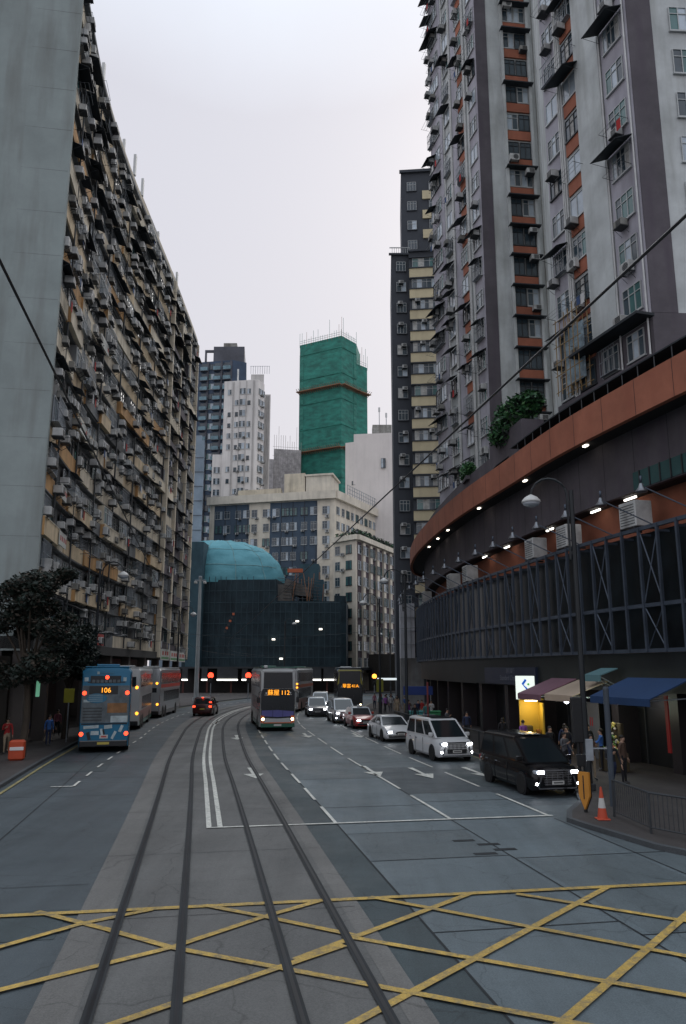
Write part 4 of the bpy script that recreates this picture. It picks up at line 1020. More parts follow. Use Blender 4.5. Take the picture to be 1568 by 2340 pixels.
# ground floor in shade, hoarding and work lamps
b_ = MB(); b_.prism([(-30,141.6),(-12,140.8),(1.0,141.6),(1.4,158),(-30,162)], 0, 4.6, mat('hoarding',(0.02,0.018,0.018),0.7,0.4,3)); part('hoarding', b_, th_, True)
b_ = MB(); b_.prism([(-30,137.6),(-12,136.6),(2.0,138),(2.0,141),(-30,141)], 4.3, 4.6, dgrey); part('canopy', b_, th_, True)
b_ = MB()
for k in range(8): x = -28+k*4.2; b_.bx(x-0.15,x+0.15,138.2,138.5,0,4.3,mat('post_red_brown',(0.10,0.035,0.03),0.7))
part('canopy_post', b_, th_, True)
tl = mat('worklamp', (1,1,1), emit=3, ecol=(1,0.96,0.86))
for (x0_, x1_) in ((-24.6,-23.6),(-21.9,-18.3),(-17.6,-16.6),(-6.2,-3.8),(-3.4,-1.3),(-28.0,-27.0)):
    b_ = MB(); b_.bx(x0_,x1_,136.9,137.05,2.25,2.5,tl); b_.bx(x0_,x1_,137.05,137.1,2.2,4.35,dgrey); part('tube_lamp', b_, th_, True)
tls = mat('worklamp_small', (1,1,1), emit=2, ecol=(1,0.93,0.8))
for (x, z) in ((-8.2,12.6),(-4.0,11.2),(-12.4,9.4),(-11,6.0)):
    b_ = MB(); b_.rbx(x-0.3,x+0.3,139.2,139.6,z-0.15,z+0.15,0.05,tls); b_.tube([(x,139.6,z),(x,140.6,z)],0.04,dgrey,4); part('work_lamp', b_, th_, True)
b_ = MB()
for k in range(6): b_.bx(-21.3+k*0.28,-20.9+k*0.28,139.5,139.65,10.6+k*0.62,11.0+k*0.62, MATS['orange_barrier'] if k%2 else dgrey)
part('hanging_net_repair', b_, th_, True)
# far right: more street behind the crossing
t10 = thing('street_building', 'dim old shop building at the far bend, under the corner building', 'building', (14, 140, 0))
b_ = MB(); b_.prism([(9,128),(30,124),(36,150),(16,158)], 0, 22, greyw); b_.prism([(5,152.5),(9,148),(13,157),(9,159)],0,7,MATS['shop_render']); part('wall', b_, t10, True)
t11 = thing('billboard_building', 'narrow white panelled building strip between the dark tower and the podium corner', 'building', (8, 95, 0))
b_ = MB(); b_.prism([(6.9,93.6),(8.6,93.4),(8.7,96),(6.95,96)], 5.5, 12.0, mat('panel_white',(0.44,0.46,0.5),0.6)); part('panel', b_, t11, True)
b_ = MB(); b_.prism([(6.9,93.6),(9.6,93.4),(9.8,96.1),(6.95,96)], 0.1, 5.5, greyw); part('wall', b_, t11, True)
b_ = MB()
for z in (7.1,8.7,10.3): b_.bx(6.9,8.6,93.3,93.4,z,z+0.05,steel)
for x in (7.4,8.1): b_.bx(x,x+0.04,93.3,93.42,5.5,12,steel)
part('panel_joint', b_, t11, True)
# ================================================================== vehicles.  local: the front looks along -Y, base at z=0
tyre = mat('tyre', (0.012,0.012,0.012), 0.8); rim = mat('rim', (0.3,0.31,0.33), 0.35, metal=0.8); trim = mat('black_trim', (0.012,0.012,0.014), 0.4)
carglass = mat('car_glass', (0.012,0.017,0.02), 0.05, 0.1, 2, spec=0.7); chrome = mat('chrome', (0.5,0.52,0.55), 0.15, metal=1.0)
hl = mat('headlight_on', (1,1,1), emit=22, ecol=(0.93,0.96,1.0)); hlw = mat('headlight_warm', (1,1,1), emit=18, ecol=(1,0.8,0.45))
tlr = mat('taillight_on', (1,0.1,0.05), emit=3, ecol=(1,0.06,0.02)); tlo = mat('indicator_on', (1,0.5,0.05), emit=3, ecol=(1,0.36,0.03)); tld = mat('taillight_off', (0.2,0.01,0.01), 0.3)
lens = mat('lens_clear', (0.35,0.38,0.42), 0.15, spec=0.8); plate_w = mat('plate_white', (0.5,0.5,0.48), 0.6); plate_y = mat('plate_yellow', (0.5,0.4,0.08), 0.6)
def wheel(parent, x, y, r, w=0.2):
    b = MB(); M = Matrix.Translation((x,y,r)) @ Matrix.Rotation(pi/2,4,'Y')
    b.lathe([(r*0.6,-w/2),(r*0.93,-w/2),(r,-w/2+0.03),(r,w/2-0.03),(r*0.93,w/2),(r*0.6,w/2)], tyre, 20, M)
    p = part('wheel', b, parent); c = MB(); c.lathe([(0.01,-w/2+0.03),(r*0.62,-w/2+0.02),(r*0.62,w/2-0.02),(0.01,w/2-0.03)], rim, 20, M)
    for k in range(5):
        a = 2*pi*k/5; s = 1 if x > 0 else -1; xx = x+s*(w/2-0.022)
        c.loft([[(xx,y+cos(a)*r*0.1-sin(a)*0.03,r+sin(a)*r*0.1+cos(a)*0.03),(xx,y+cos(a)*r*0.1+sin(a)*0.03,r+sin(a)*r*0.1-cos(a)*0.03),(xx+s*0.02,y+cos(a)*r*0.1,r+sin(a)*r*0.1)],
                [(xx,y+cos(a)*r*0.58-sin(a)*0.04,r+sin(a)*r*0.58+cos(a)*0.04),(xx,y+cos(a)*r*0.58+sin(a)*0.04,r+sin(a)*r*0.58-cos(a)*0.04),(xx+s*0.02,y+cos(a)*r*0.58,r+sin(a)*r*0.58)]], tyre if k%1 else rim)
    part('rim', c, p)
def lerp(a, b, t): return tuple(a[i]+(b[i]-a[i])*t for i in range(3))
def pane(mb, a, b, c, d, mt, m=0.04, off=0.006, inset=(0.06,0.06,0.08,0.08)):
    """quad laid just proud of face a b c d (a,b bottom; c,d top), shrunk"""
    l, r, bt, tp = inset
    A = lerp(lerp(a,b,l),lerp(d,c,l),bt); B = lerp(lerp(a,b,1-r),lerp(d,c,1-r),bt); Cc = lerp(lerp(a,b,1-r),lerp(d,c,1-r),1-tp); D = lerp(lerp(a,b,l),lerp(d,c,l),1-tp)
    n = (Vector(B)-Vector(A)).cross(Vector(D)-Vector(A)).normalized(); q = [Vector(v) for v in (A,B,Cc,D)]
    mb.loft([[tuple(v-n*0.002) for v in q],[tuple(v+n*off) for v in q]], mt)
def car(name, label, cat, loc, rz, paint, kind, front='on', roofm=None, group=None, lights=True):
    t = thing(name, label, cat, (loc[0], loc[1], 0.0), rz, group)
    K = {'mpv': dict(L=4.9,W=1.85,H=1.9,belt=1.08,hood=1.06,zf=0.98,hy=-1.62,ws=(-1.85,-0.65),rs=(2.1,2.36),r=0.35,wb=3.0,rw=0.86,zr=1.08),
         'sedan': dict(L=4.95,W=1.94,H=1.44,belt=0.95,hood=0.9,zf=0.68,hy=-1.15,ws=(-1.15,-0.2),rs=(1.1,2.05),r=0.35,wb=2.95,rw=0.72,zr=0.98),
         'taxi': dict(L=4.7,W=1.7,H=1.5,belt=0.95,hood=0.93,zf=0.78,hy=-1.0,ws=(-1.0,-0.4),rs=(1.15,1.6),r=0.32,wb=2.78,rw=0.78,zr=1.0),
         'suv': dict(L=4.8,W=1.86,H=1.7,belt=1.05,hood=1.0,zf=0.86,hy=-1.25,ws=(-1.3,-0.5),rs=(1.95,2.3),r=0.36,wb=2.85,rw=0.8,zr=1.1)}[kind]
    L_, W, H = K['L'], K['W'], K['H']; h = L_/2; w = W/2; bt = K['belt']
    b = MB(); rings = []
    st = [(-h,0.80,0.34,K['zf']-0.18),(-h+0.06,0.90,0.24,K['zf']-0.06),(-h+0.22,0.97,0.2,K['zf']),(-h+0.7,1.0,0.2,K['hood']-0.03),(K['hy'],1.0,0.2,K['hood']),(0,1.0,0.2,bt),(h-0.7,1.0,0.2,K['zr']),(h-0.2,0.97,0.22,K['zr']-0.02),(h-0.04,0.92,0.28,K['zr']-0.08),(h,0.86,0.36,K['zr']-0.2)]
    for (y, q, z0, z1) in st:
        ww = w*q; m = (z0+z1)/2
        rings.append([(-ww+0.08,y,z0),(ww-0.08,y,z0),(ww-0.01,y,z0+0.1),(ww,y,m),(ww-0.03,y,z1-0.16),(ww-0.13,y,z1-0.02),(ww*0.5,y,z1+0.015),(-ww*0.5,y,z1+0.015),(-ww+0.13,y,z1-0.02),(-ww+0.03,y,z1-0.16),(-ww,y,m),(-ww+0.01,y,z0+0.1)])
    b.loft(rings, paint); 
    ws, rs = K['ws'], K['rs']; wb_, wt_ = w-0.09, w*K['rw'] if kind != 'mpv' else w-0.2
    zb = K['hood']-0.02; rm = roofm or paint
    yb0, yt0, yt1, yb1 = ws[0], ws[1], rs[0], rs[1]
    rr = []
    for (y, hw, z) in ((yb0,wb_,zb),(yt0,wt_,H-0.05),(yt1,wt_,H-0.06),(yb1,wb_*0.97,K['zr']-0.04)): pass
    v = [(-wb_,yb0,zb),(wb_,yb0,zb),(wb_,yb1,K['zr']-0.06),(-wb_,yb1,K['zr']-0.06),(-wt_,yt0,H-0.07),(wt_,yt0,H-0.07),(wt_,yt1,H-0.08),(-wt_,yt1,H-0.08),
         (-wt_+0.16,yt0+0.14,H-0.01),(wt_-0.16,yt0+0.14,H-0.01),(wt_-0.16,yt1-0.14,H),(-wt_+0.16,yt1-0.14,H)]
    b.add(v, [(0,1,5,4),(1,2,6,5),(2,3,7,6),(3,0,4,7),(4,5,9,8),(5,6,10,9),(6,7,11,10),(7,4,8,11),(8,9,10,11)], rm)
    part('body', b, t, smooth=32)
    g_ = MB(); pane(g_, v[0],v[1],v[5],v[4], carglass, inset=(0.06,0.06,0.04,0.06)); part('windscreen', g_, t)
    g_ = MB(); pane(g_, v[2],v[3],v[7],v[6], carglass, inset=(0.08,0.08,0.12,0.12)); part('rear_window', g_, t)
    nwin = 3 if kind in ('mpv','suv') else 2
    for s in (1,-1):
        a, b2, c, d = ((v[1],v[2],v[6],v[5]) if s > 0 else (v[0],v[3],v[7],v[4]))
        for k in range(nwin):
            f0, f1 = k/nwin+0.012, (k+1)/nwin-0.012
            A_, B_, C_, D_ = lerp(a,b2,f0), lerp(a,b2,f1), lerp(d,c,f1), lerp(d,c,f0)
            g_ = MB()
            if s > 0: pane(g_, A_,B_,C_,D_, carglass, inset=(0.05,0.04,0.1,0.1))
            else: pane(g_, B_,A_,D_,C_, carglass, inset=(0.04,0.05,0.1,0.1))
            part('side_window', g_, t)
        m_ = MB(); m_.rbx(s*(w+0.02)-0.1, s*(w+0.02)+0.1, ws[0]+0.28, ws[0]+0.4, bt+0.02, bt+0.2, 0.03, paint); part('mirror', m_, t)
        for y in (-K['wb']/2-0.05, K['wb']/2-0.1):
            a_ = MB(); a_.lathe([(0.01,-0.006),(K['r']+0.06,-0.006),(K['r']+0.06,0.006),(0.01,0.006)], trim, 22, Matrix.Translation((s*(w-0.004),y,K['r'])) @ Matrix.Rotation(pi/2,4,'Y')); part('wheel_arch', a_, t)
            wheel(t, s*(w-0.08), y, K['r'])
        for y in (-0.35,0.75): dl = MB(); dl.bx(s*w-0.006,s*w+0.006,y-0.01,y+0.01,0.3,bt-0.1,trim); part('door_seam', dl, t)
        for y in (0.45,1.35): dl = MB(); dl.bx(s*(w+0.012)-0.012,s*(w+0.012)+0.012,y,y+0.2,bt-0.2,bt-0.16,chrome); part('door_handle', dl, t)
    zf = K['zf']
    gr = MB()
    if kind == 'mpv':
        gr.loft([[(-0.46,-h-0.012,0.38),(0.46,-h-0.012,0.38),(0.56,-h+0.02,zf-0.12),(-0.56,-h+0.02,zf-0.12)],[(-0.46,-h+0.05,0.38),(0.46,-h+0.05,0.38),(0.56,-h+0.14,zf-0.10),(-0.56,-h+0.14,zf-0.10)]], trim)
        for k in range(6): gr.bx(-0.5,0.5,-h-0.03,-h-0.012,0.42+k*0.075,0.44+k*0.075,chrome)
        for k in range(5): gr.bx(-0.42+k*0.2,-0.40+k*0.2,-h-0.028,-h-0.01,0.40,0.80,chrome)
        gr.bx(-0.62,0.62,-h-0.02,-h+0.05,zf-0.13,zf-0.08,chrome)
        for s in (1,-1): gr.loft([[(s*0.56,-h-0.02,zf-0.3),(s*0.62,-h-0.02,zf-0.3),(s*0.62,-h+0.1,zf-0.3)],[(s*0.68,-h+0.0,0.32),(s*0.74,-h+0.0,0.32),(s*0.74,-h+0.1,0.32)]], chrome)
        gr.bx(-0.7,0.7,-h+0.0,-h+0.08,0.27,0.31,chrome)
    elif kind == 'sedan':
        gr.lathe([(0.0,0),(0.34,0),(0.34,0.03),(0.0,0.03)], trim, 24, Matrix.Translation((0,-h+0.02,0.52)) @ Matrix.Rotation(pi/2,4,'X') @ Matrix.Diagonal((1,0.33,1,1)))
        gr.bx(-0.75,0.75,-h+0.0,-h+0.07,0.28,0.36,trim)
    else:
        gr.bx(-0.48,0.48,-h-0.012,-h+0.06,zf-0.3,zf-0.12,trim)
        for k in range(3): gr.bx(-0.47,0.47,-h-0.02,-h-0.01,zf-0.27+k*0.055,zf-0.255+k*0.055,chrome)
        gr.bx(-0.6,0.6,-h-0.004,-h+0.06,0.3,0.42,trim)
    part('grille', gr, t)
    for s in (1,-1):
        x = s*(w-0.3); e = MB(); zz = zf-0.16 if kind != 'sedan' else 0.6
        yy = -h+(0.0 if kind != 'sedan' else 0.03)
        e.rbx(x-0.2,x+0.2,yy-0.02,yy+0.2,zz-0.07,zz+0.06,0.03,lens if front == 'on' else tld)
        p_ = part('headlight' , e, t)
        if front == 'on':
            e = MB(); e.rbx(x-0.12,x+0.13,yy-0.045,yy-0.012,zz-0.05,zz+0.045,0.02,hl); part('lamp', e, p_)
            if kind == 'mpv':
                e = MB(); e.rbx(s*0.72-0.07,s*0.72+0.07,-h-0.0,-h+0.1,0.38,0.5,0.03,hl); part('fog_lamp', e, t)
        e = MB(); e.rbx(s*(w-0.2)-0.13,s*(w-0.2)+0.13,h-0.1,h+0.012,K['zr']-0.32,K['zr']-0.14,0.03,tlr if front == 'rear' else tld); part('tail_light', e, t)
    n_ = MB(); n_.bx(-0.22,0.22,-h-0.045,-h-0.03,0.42,0.54,plate_w); n_.bx(-0.17,0.17,-h-0.048,-h-0.045,0.455,0.505,mat('plate_ink',(0.1,0.1,0.1),0.6)); n_.bx(-0.23,0.23,-h-0.03,-h+0.02,0.41,0.55,trim); part('number_plate', n_, t)
    n_ = MB(); n_.bx(-0.22,0.22,h+0.0,h+0.018,0.6,0.72,plate_y); part('number_plate', n_, t)
    return t
def heading(T):      # front looks along -T
    return atan2(T[1], T[0])-pi/2
pb = mat('paint_black', (0.005,0.005,0.006), 0.25, 0.1, 2, coat=0.35, spec=0.25); pwh = mat('paint_white', (0.52,0.53,0.54), 0.3, 0.05, 2, coat=0.6); psl = mat('paint_silver', (0.34,0.36,0.38), 0.3, 0.05, 2, metal=0.4, coat=0.5)
prd = mat('paint_red', (0.30,0.025,0.022), 0.3, 0.05, 2, coat=0.6); pdk = mat('paint_graphite', (0.04,0.042,0.05), 0.25, 0.05, 2, coat=0.7)
c = car('passenger_van', 'black luxury passenger van with headlights on, nearest vehicle beside the right pavement', 'van', (6.78,29.9), heading((-0.21,0.97)), pb, 'mpv')
e = MB(); e.rbx(-0.35,0.35,-0.6,-0.2,1.9,1.93,0.01,chrome); part('roof_panel', e, c)
c = car('passenger_van', 'white luxury passenger van with headlights on, behind the black van', 'van', (4.72,39.9), heading((-0.25,0.97)), pwh, 'mpv')
e = MB(); e.bx(-0.55,0.55,-0.6,0.0,1.895,1.91,carglass); e.bx(-0.55,0.55,0.2,1.4,1.895,1.91,carglass); part('sunroof', e, c)
car('sedan_car', 'low white electric sedan with round dark nose, headlights on, behind the white van', 'car', (2.95,49.7), heading((-0.2,0.98)), pwh, 'sedan')
c = car('taxi', 'red taxi with a silver roof in the queue behind the white sedan', 'taxi', (1.2,59.6), heading((-0.2,0.98)), prd, 'taxi', roofm=psl)
e = MB(); e.rbx(-0.2,0.2,-0.35,-0.2,1.5,1.62,0.02,white_p); part('roof_sign', e, c)
car('minivan', 'white minivan with headlights on, between the red taxi and the dark estate car', 'van', (-0.15,65.5), heading((-0.15,0.99)), psl, 'mpv')
car('estate_car', 'dark grey estate car with headlights on, at the left of the queue of cars', 'car', (-2.5,73.8), heading((-0.1,0.99)), pdk, 'suv', roofm=psl)
car('small_van', 'silver van half hidden behind the dark estate car', 'van', (-2.35,83), heading((0,1)), psl, 'mpv')
c = car('taxi', 'dark taxi seen from behind with red tail lights on, driving away over the tram tracks', 'taxi', (-12.95,75.0), heading((-0.03,1))+pi, mat('paint_maroon',(0.05,0.008,0.008),0.3,0.05,2,coat=0.5), 'suv', front='rear')
e = MB(); e.rbx(-0.1,0.1,2.05,2.2,1.62,1.69,0.02,tlr); e.rbx(-0.85,-0.6,2.2,2.25,1.2,1.3,0.02,tlr); part('brake_light', e, c)

# ------------------------------------------------------------------ buses
def text_mesh(s, size, mt, extrude=0.004):
    cu = bpy.data.curves.new('t', 'FONT'); cu.body = s; cu.size = size; cu.extrude = extrude; cu.align_x = 'CENTER'; cu.align_y = 'CENTER'
    o = bpy.data.objects.new('t', cu); COL.objects.link(o); dg = bpy.context.evaluated_depsgraph_get(); me = bpy.data.meshes.new_from_object(o.evaluated_get(dg))
    bpy.data.objects.remove(o); bpy.data.curves.remove(cu); me.materials.clear(); me.materials.append(mt); return me
def lettering(name, s, size, mt, parent, loc, rot, bold=0.0):
    me = text_mesh(s, size, mt); o = bpy.data.objects.new(name, me); COL.objects.link(o); o.parent = parent; o.location = loc; o.rotation_euler = rot; return o
amber = mat('led_amber', (1,0.5,0.05), emit=1.7, ecol=(1,0.34,0.02))
bglass = mat('bus_glass', (0.010,0.014,0.019), 0.22, 0.1, 2, spec=0.45)
busint = mat('bus_interior', (0.12,0.12,0.13), 0.8)
def bus_body(t, L_, body, roofm, skirt, W=2.5, H=4.35):
    h = L_/2; w = W/2; b = MB(); rings = []
    for (y, q, zt, zb) in ((-h,0.93,H-0.30,0.42),(-h+0.05,0.97,H-0.12,0.33),(-h+0.3,1,H-0.03,0.3),(h-0.3,1,H,0.3),(h-0.05,0.98,H-0.06,0.32),(h,0.95,H-0.2,0.36)):
        ww = w*q; rings.append([(-ww,y,zb),(ww,y,zb),(ww,y,1.0),(ww,y,2.6),(ww,y,zt-0.2),(ww-0.15,y,zt-0.03),(ww*0.5,y,zt),(-ww*0.5,y,zt),(-ww+0.15,y,zt-0.03),(-ww,y,zt-0.2),(-ww,y,2.6),(-ww,y,1.0)])
    b.loft(rings, body); part('body', b, t, smooth=32)
    r = MB(); r.rbx(-w+0.12,w-0.12,-h+0.2,h-0.15,H-0.02,H+0.04,0.03,roofm); r.rbx(-0.6,0.6,h-2.6,h-1.2,H+0.03,H+0.16,0.04,roofm); part('roof', r, t)
    s_ = MB()
    for s in (1,-1): s_.bx(s*w-0.008,s*w+0.008,-h+0.35,h-0.3,0.31,0.62,skirt)
    part('skirt', s_, t)
    for s in (1,-1):
        for (z0, z1, y0, y1) in ((2.98,3.86,-h+0.5,h-0.5),(1.38,2.3,-h+0.7,h-1.9)):
            n = int((y1-y0)/1.45)
            for k in range(n):
                a = y0+(y1-y0)*k/n+0.03; c = y0+(y1-y0)*(k+1)/n-0.03
                g_ = MB(); g_.bx(s*w-0.012,s*w+0.012,a,c,z0,z1,bglass); part('side_window', g_, t)
        for y in (-h+2.6, h-3.0, h-1.7):
            a_ = MB(); a_.lathe([(0.01,-0.01),(0.56,-0.01),(0.56,0.01),(0.01,0.01)], trim, 22, Matrix.Translation((s*(w+0.0),y,0.5)) @ Matrix.Rotation(pi/2,4,'Y')); part('wheel_arch', a_, t)
            wheel(t, s*(w-0.12), y, 0.49, 0.28)
def bus_front(t, L_, dest, num, frame_m, low_m, stripe=None, skirt=None, W=2.5, H=4.35, dash=None):
    h = L_/2; w = W/2; y = -h
    g_ = MB(); g_.loft([[(-1.02,y-0.02,2.92),(1.02,y-0.02,2.92),(1.0,y+0.0,4.02),(-1.0,y+0.0,4.02)],[(-1.02,y+0.1,2.92),(1.02,y+0.1,2.92),(1.0,y+0.12,4.02),(-1.0,y+0.12,4.02)]], bglass); part('upper_windscreen', g_, t)
    g_ = MB()
    pts = [(-1.17,1.02),(-0.9,0.93),(0,0.88),(0.9,0.93),(1.17,1.02),(1.17,2.7),(1.03,2.9),(-1.03,2.9),(-1.17,2.7)]
    g_.loft([[(x,y-0.03,z) for x, z in pts],[(x,y+0.08,z) for x, z in pts]], bglass); part('windscreen', g_, t)
    if dash:
        d_ = MB(); pts = [(-1.12,1.12),(-0.85,1.03),(0,0.98),(0.85,1.03),(1.12,1.12),(1.12,1.36),(0,1.45),(-1.12,1.42)]; d_.loft([[(x,y-0.036,z) for x, z in pts],[(x,y-0.03,z) for x, z in pts]], dash); part('dashboard', d_, t)
    d_ = MB(); d_.bx(-0.95,0.95,y-0.045,y-0.03,2.42,2.82,black); p_ = part('destination_display', d_, t)
    lettering('lettering', dest, 0.42, amber, p_, (-0.32,y-0.052,2.61), (pi/2,0,0)); lettering('lettering', num, 0.42, amber, p_, (0.5,y-0.052,2.61), (pi/2,0,0))
    f_ = MB()
    for s in (1,-1): f_.loft([[(s*1.04,y-0.02,2.92),(s*1.2,y-0.0,2.7),(s*1.22,y+0.1,2.7),(s*1.2,y+0.1,2.92)],[(s*1.03,y+0.0,4.1),(s*1.13,y+0.02,4.1),(s*1.16,y+0.12,4.1),(s*1.05,y+0.12,4.1)]], frame_m)
    f_.rbx(-1.08,1.08,y-0.005,y+0.15,4.02,4.16,0.03,frame_m); part('front_frame', f_, t)
    f_ = MB(); f_.rbx(-1.18,1.18,y-0.035,y+0.1,0.55,0.9,0.03,low_m); part('bumper', f_, t)
    if stripe:
        f_ = MB(); f_.bx(-1.0,1.0,y-0.045,y-0.03,0.56,0.63,stripe)
        for s in (1,-1): f_.bx(s*1.05-0.14,s*1.05+0.12,y-0.045,y-0.03,0.6,1.08,stripe)
        part('front_stripe', f_, t)
    if skirt: f_ = MB(); f_.rbx(-1.18,1.18,y-0.04,y+0.1,0.28,0.56,0.03,skirt); part('front_skirt', f_, t)
    f_ = MB(); f_.bx(-0.26,0.26,y-0.055,y-0.04,0.38,0.5,plate_w); part('number_plate', f_, t)
    for s in (1,-1):
        e = MB(); e.rbx(s*1.0-0.15,s*1.0+0.15,y-0.06,y+0.05,0.70,0.92,0.04,lens); p_ = part('headlight', e, t)
        e = MB(); e.lathe([(0.0,0),(0.085,0),(0.07,0.02),(0,0.025)], hlw, 14, Matrix.Translation((s*1.02,y-0.062,0.84)) @ Matrix.Rotation(pi/2,4,'X')); part('lamp', e, p_)
        e = MB(); e.tube([(s*1.15,y+0.1,2.75),(s*1.33,y-0.15,2.65),(s*1.36,y-0.18,2.3)],0.025,trim,5); e.rbx(s*1.36-0.1,s*1.36+0.1,y-0.26,y-0.14,1.95,2.35,0.03,trim); part('mirror', e, t)
        e = MB(); e.bx(s*0.35-0.012,s*0.35+0.012,y-0.06,y-0.045,1.0,1.75,trim); part('wiper', e, t)
    for (x,z) in ((-0.82,2.6),(0.86,2.62)):
        e = MB(); e.lathe([(0,0),(0.06,0),(0.06,0.005),(0,0.005)], white_p, 10, Matrix.Translation((x,y-0.046,z)) @ Matrix.Rotation(pi/2,4,'X')); e.bx(x-0.12,x+0.12,y-0.05,y-0.046,z-0.14,z-0.11,white_p); part('emblem', e, t)
bw_ = mat('bus_white', (0.45,0.46,0.46), 0.35, 0.08, 2, coat=0.4); bgr = mat('bus_green', (0.015,0.11,0.07), 0.35, 0.08, 2, coat=0.4); bor = mat('bus_orange', (0.5,0.13,0.06), 0.4); bpu = mat('bus_dash', (0.10,0.10,0.30), 0.5)
byl = mat('bus_yellow', (0.42,0.38,0.06), 0.4, coat=0.4); bbk = mat('bus_black', (0.015,0.016,0.018), 0.3, coat=0.5); bbl = mat('bus_blue', (0.008,0.13,0.24), 0.45, 0.1, 2, coat=0.1); bpk = mat('bus_pinkish', (0.33,0.2,0.17), 0.45, 0.2, 3)
b1 = thing('double_decker_bus', 'white and green double-decker bus on route 112 driving towards the camera', 'bus', (-5.5,60.9,0), heading((-0.17,0.985)))
bus_body(b1, 11.3, bw_, bgr, bgr); bus_front(b1, 11.3, '蘇屋', '112', bw_, bw_, bor, bgr, dash=bpu)
e = MB(); e.rbx(-1.0,-0.75,-5.5,-5.2,4.33,4.5,0.03,white_p); part('roof_beacon', e, b1)
b2 = thing('double_decker_bus', 'black and yellow-edged double-decker bus on route 41A behind the queue of cars', 'bus', (0.45,82.3,0), heading((-0.04,1)))
bus_body(b2, 11.3, bbk, bw_, bbk); bus_front(b2, 11.3, '華富', '41A', byl, bbk, None, bbk)
b3 = thing('double_decker_bus', 'white and salmon double-decker bus half hidden behind the route 112 bus', 'bus', (-5.2,84.5,0), heading((0.10,1)))
bus_body(b3, 11.3, bw_, bgr, bpk); 
e = MB()
for s in (1,-1): e.bx(s*1.25-0.01,s*1.25+0.01,-5.3,5.3,0.62,1.3,bpk); e.bx(s*1.25-0.01,s*1.25+0.01,-5.3,5.3,2.4,2.7,bor)
part('side_stripe', e, b3)
for z in (2.35,2.7): e = MB(); e.rbx(1.1,1.27,-5.72,-5.5,z,z+0.15,0.03,tlo); part('indicator', e, b3)
def bus_rear(t, L_, glassz, tail, low=(0.85,1.05), W=2.5, mid=None):
    y = L_/2
    e = MB(); e.bx(-0.95,0.95,y-0.02,y+0.015,glassz[0],glassz[1],bglass); part('rear_window', e, t)
    for s in (1,-1):
        for (x, z, m_) in tail:
            e = MB(); e.lathe([(0,0),(0.11,0),(0.095,0.03),(0,0.035)], m_, 14, Matrix.Translation((s*x,y+0.01,z)) @ Matrix.Rotation(-pi/2,4,'X')); part('tail_light', e, t)
    e = MB(); e.rbx(-1.2,1.2,y-0.1,y+0.06,0.3,0.62,0.04,bbk); part('bumper', e, t)
# 106
T1_ = (-0.255,0.967)
b4 = thing('double_decker_bus', 'blue double-decker bus on route 106 seen from behind, beside the left kerb', 'bus', (-12.45+T1_[0]*5.65,41.6+T1_[1]*5.65,0), heading(T1_)+pi)
# its rear must look to the camera: front along +T
bus_body(b4, 11.3, bbl, bbl, bbk)
y = 5.65
adg = mat('advert_grey', (0.12,0.145,0.16), 0.6, 0.35, 9); adb = mat('advert_blue', (0.04,0.16,0.26), 0.5, 0.2, 9); stk = mat('sticker_pale', (0.42,0.50,0.52), 0.6, 0.3, 12)
e = MB(); e.bx(-0.72,0.82,y-0.02,y+0.012,3.52,3.9,bglass)
for k in range(7): e.rbx(-0.68+k*0.21,-0.53+k*0.21,y+0.012,y+0.02,3.55,3.7,0.003,adg)
part('rear_window', e, b4)
e = MB(); 
for (x0_,x1_,m_) in ((-1.0,-0.84,stk),(0.92,1.12,stk)): e.rbx(x0_,x1_,y-0.005,y+0.012,3.62,3.82,0.004,m_)
e.rbx(-0.35,0.5,y-0.005,y+0.012,4.0,4.08,0.003,adb); e.rbx(0.38,0.5,y-0.005,y+0.014,3.98,4.12,0.003,stk)
part('route_stickers', e, b4)
e = MB(); e.rbx(-1.2,1.2,y-0.03,y+0.012,1.5,3.4,0.01,adg); p_ = part('rear_advert', e, b4)
e = MB(); e.bx(-0.6,0.85,y+0.012,y+0.018,2.95,3.38,bbk); part('display_panel', e, p_)
e = MB()
e.lathe([(0,0),(0.42,0),(0.42,0.008),(0,0.008)], adb, 20, Matrix.Translation((0.45,y+0.013,2.75)) @ Matrix.Rotation(-pi/2,4,'X') @ Matrix.Diagonal((1.25,0.6,1,1)))
e.rbx(0.2,1.1,y+0.012,y+0.017,2.55,2.68,0.002,stk)
for k in range(4): e.bx(0.15,0.85,y+0.022,y+0.026,2.6+k*0.1,2.62+k*0.1,stk)
e.rbx(-1.1,-0.1,y+0.012,y+0.017,2.0,2.5,0.002,mat('advert_brown',(0.24,0.12,0.05),0.6,0.4,9)); e.rbx(-1.15,-0.3,y+0.012,y+0.019,1.52,1.85,0.002,stk)
for k in range(5): e.bx(0.15,1.1,y+0.012,y+0.016,1.6+k*0.15,1.68+k*0.15,mat('advert_dark',(0.06,0.07,0.075),0.6,0.3,9))
part('advert_shapes', e, p_)
lettering('lettering', '106', 0.36, amber, p_, (0.02,y+0.03,3.15), (pi/2,0,pi))
e = MB(); e.bx(-1.15,1.15,y-0.01,y+0.02,1.42,1.48,trim)
for (x,z,w_,h_,a) in ((0.65,1.3,0.75,0.15,0.06),(-0.2,1.3,0.4,0.18,0.1),(-0.85,1.2,0.15,0.36,-0.4),(0.75,0.85,0.16,0.4,0.25),(0.1,1.0,0.12,0.42,0.2),(0.0,0.98,0.1,0.4,0.2),(-0.5,0.88,0.13,0.42,-0.45),(0.45,1.0,0.4,0.2,0)):
    M = Matrix.Translation((x,y+0.012,z)) @ Matrix.Rotation(a,4,'Y'); e.bx(-w_/2,w_/2,-0.004,0.006,-h_/2,h_/2, stk if w_ > 0.11 and x < 0.7 or z > 1.1 else bbk, M)
part('stickers', e, b4)
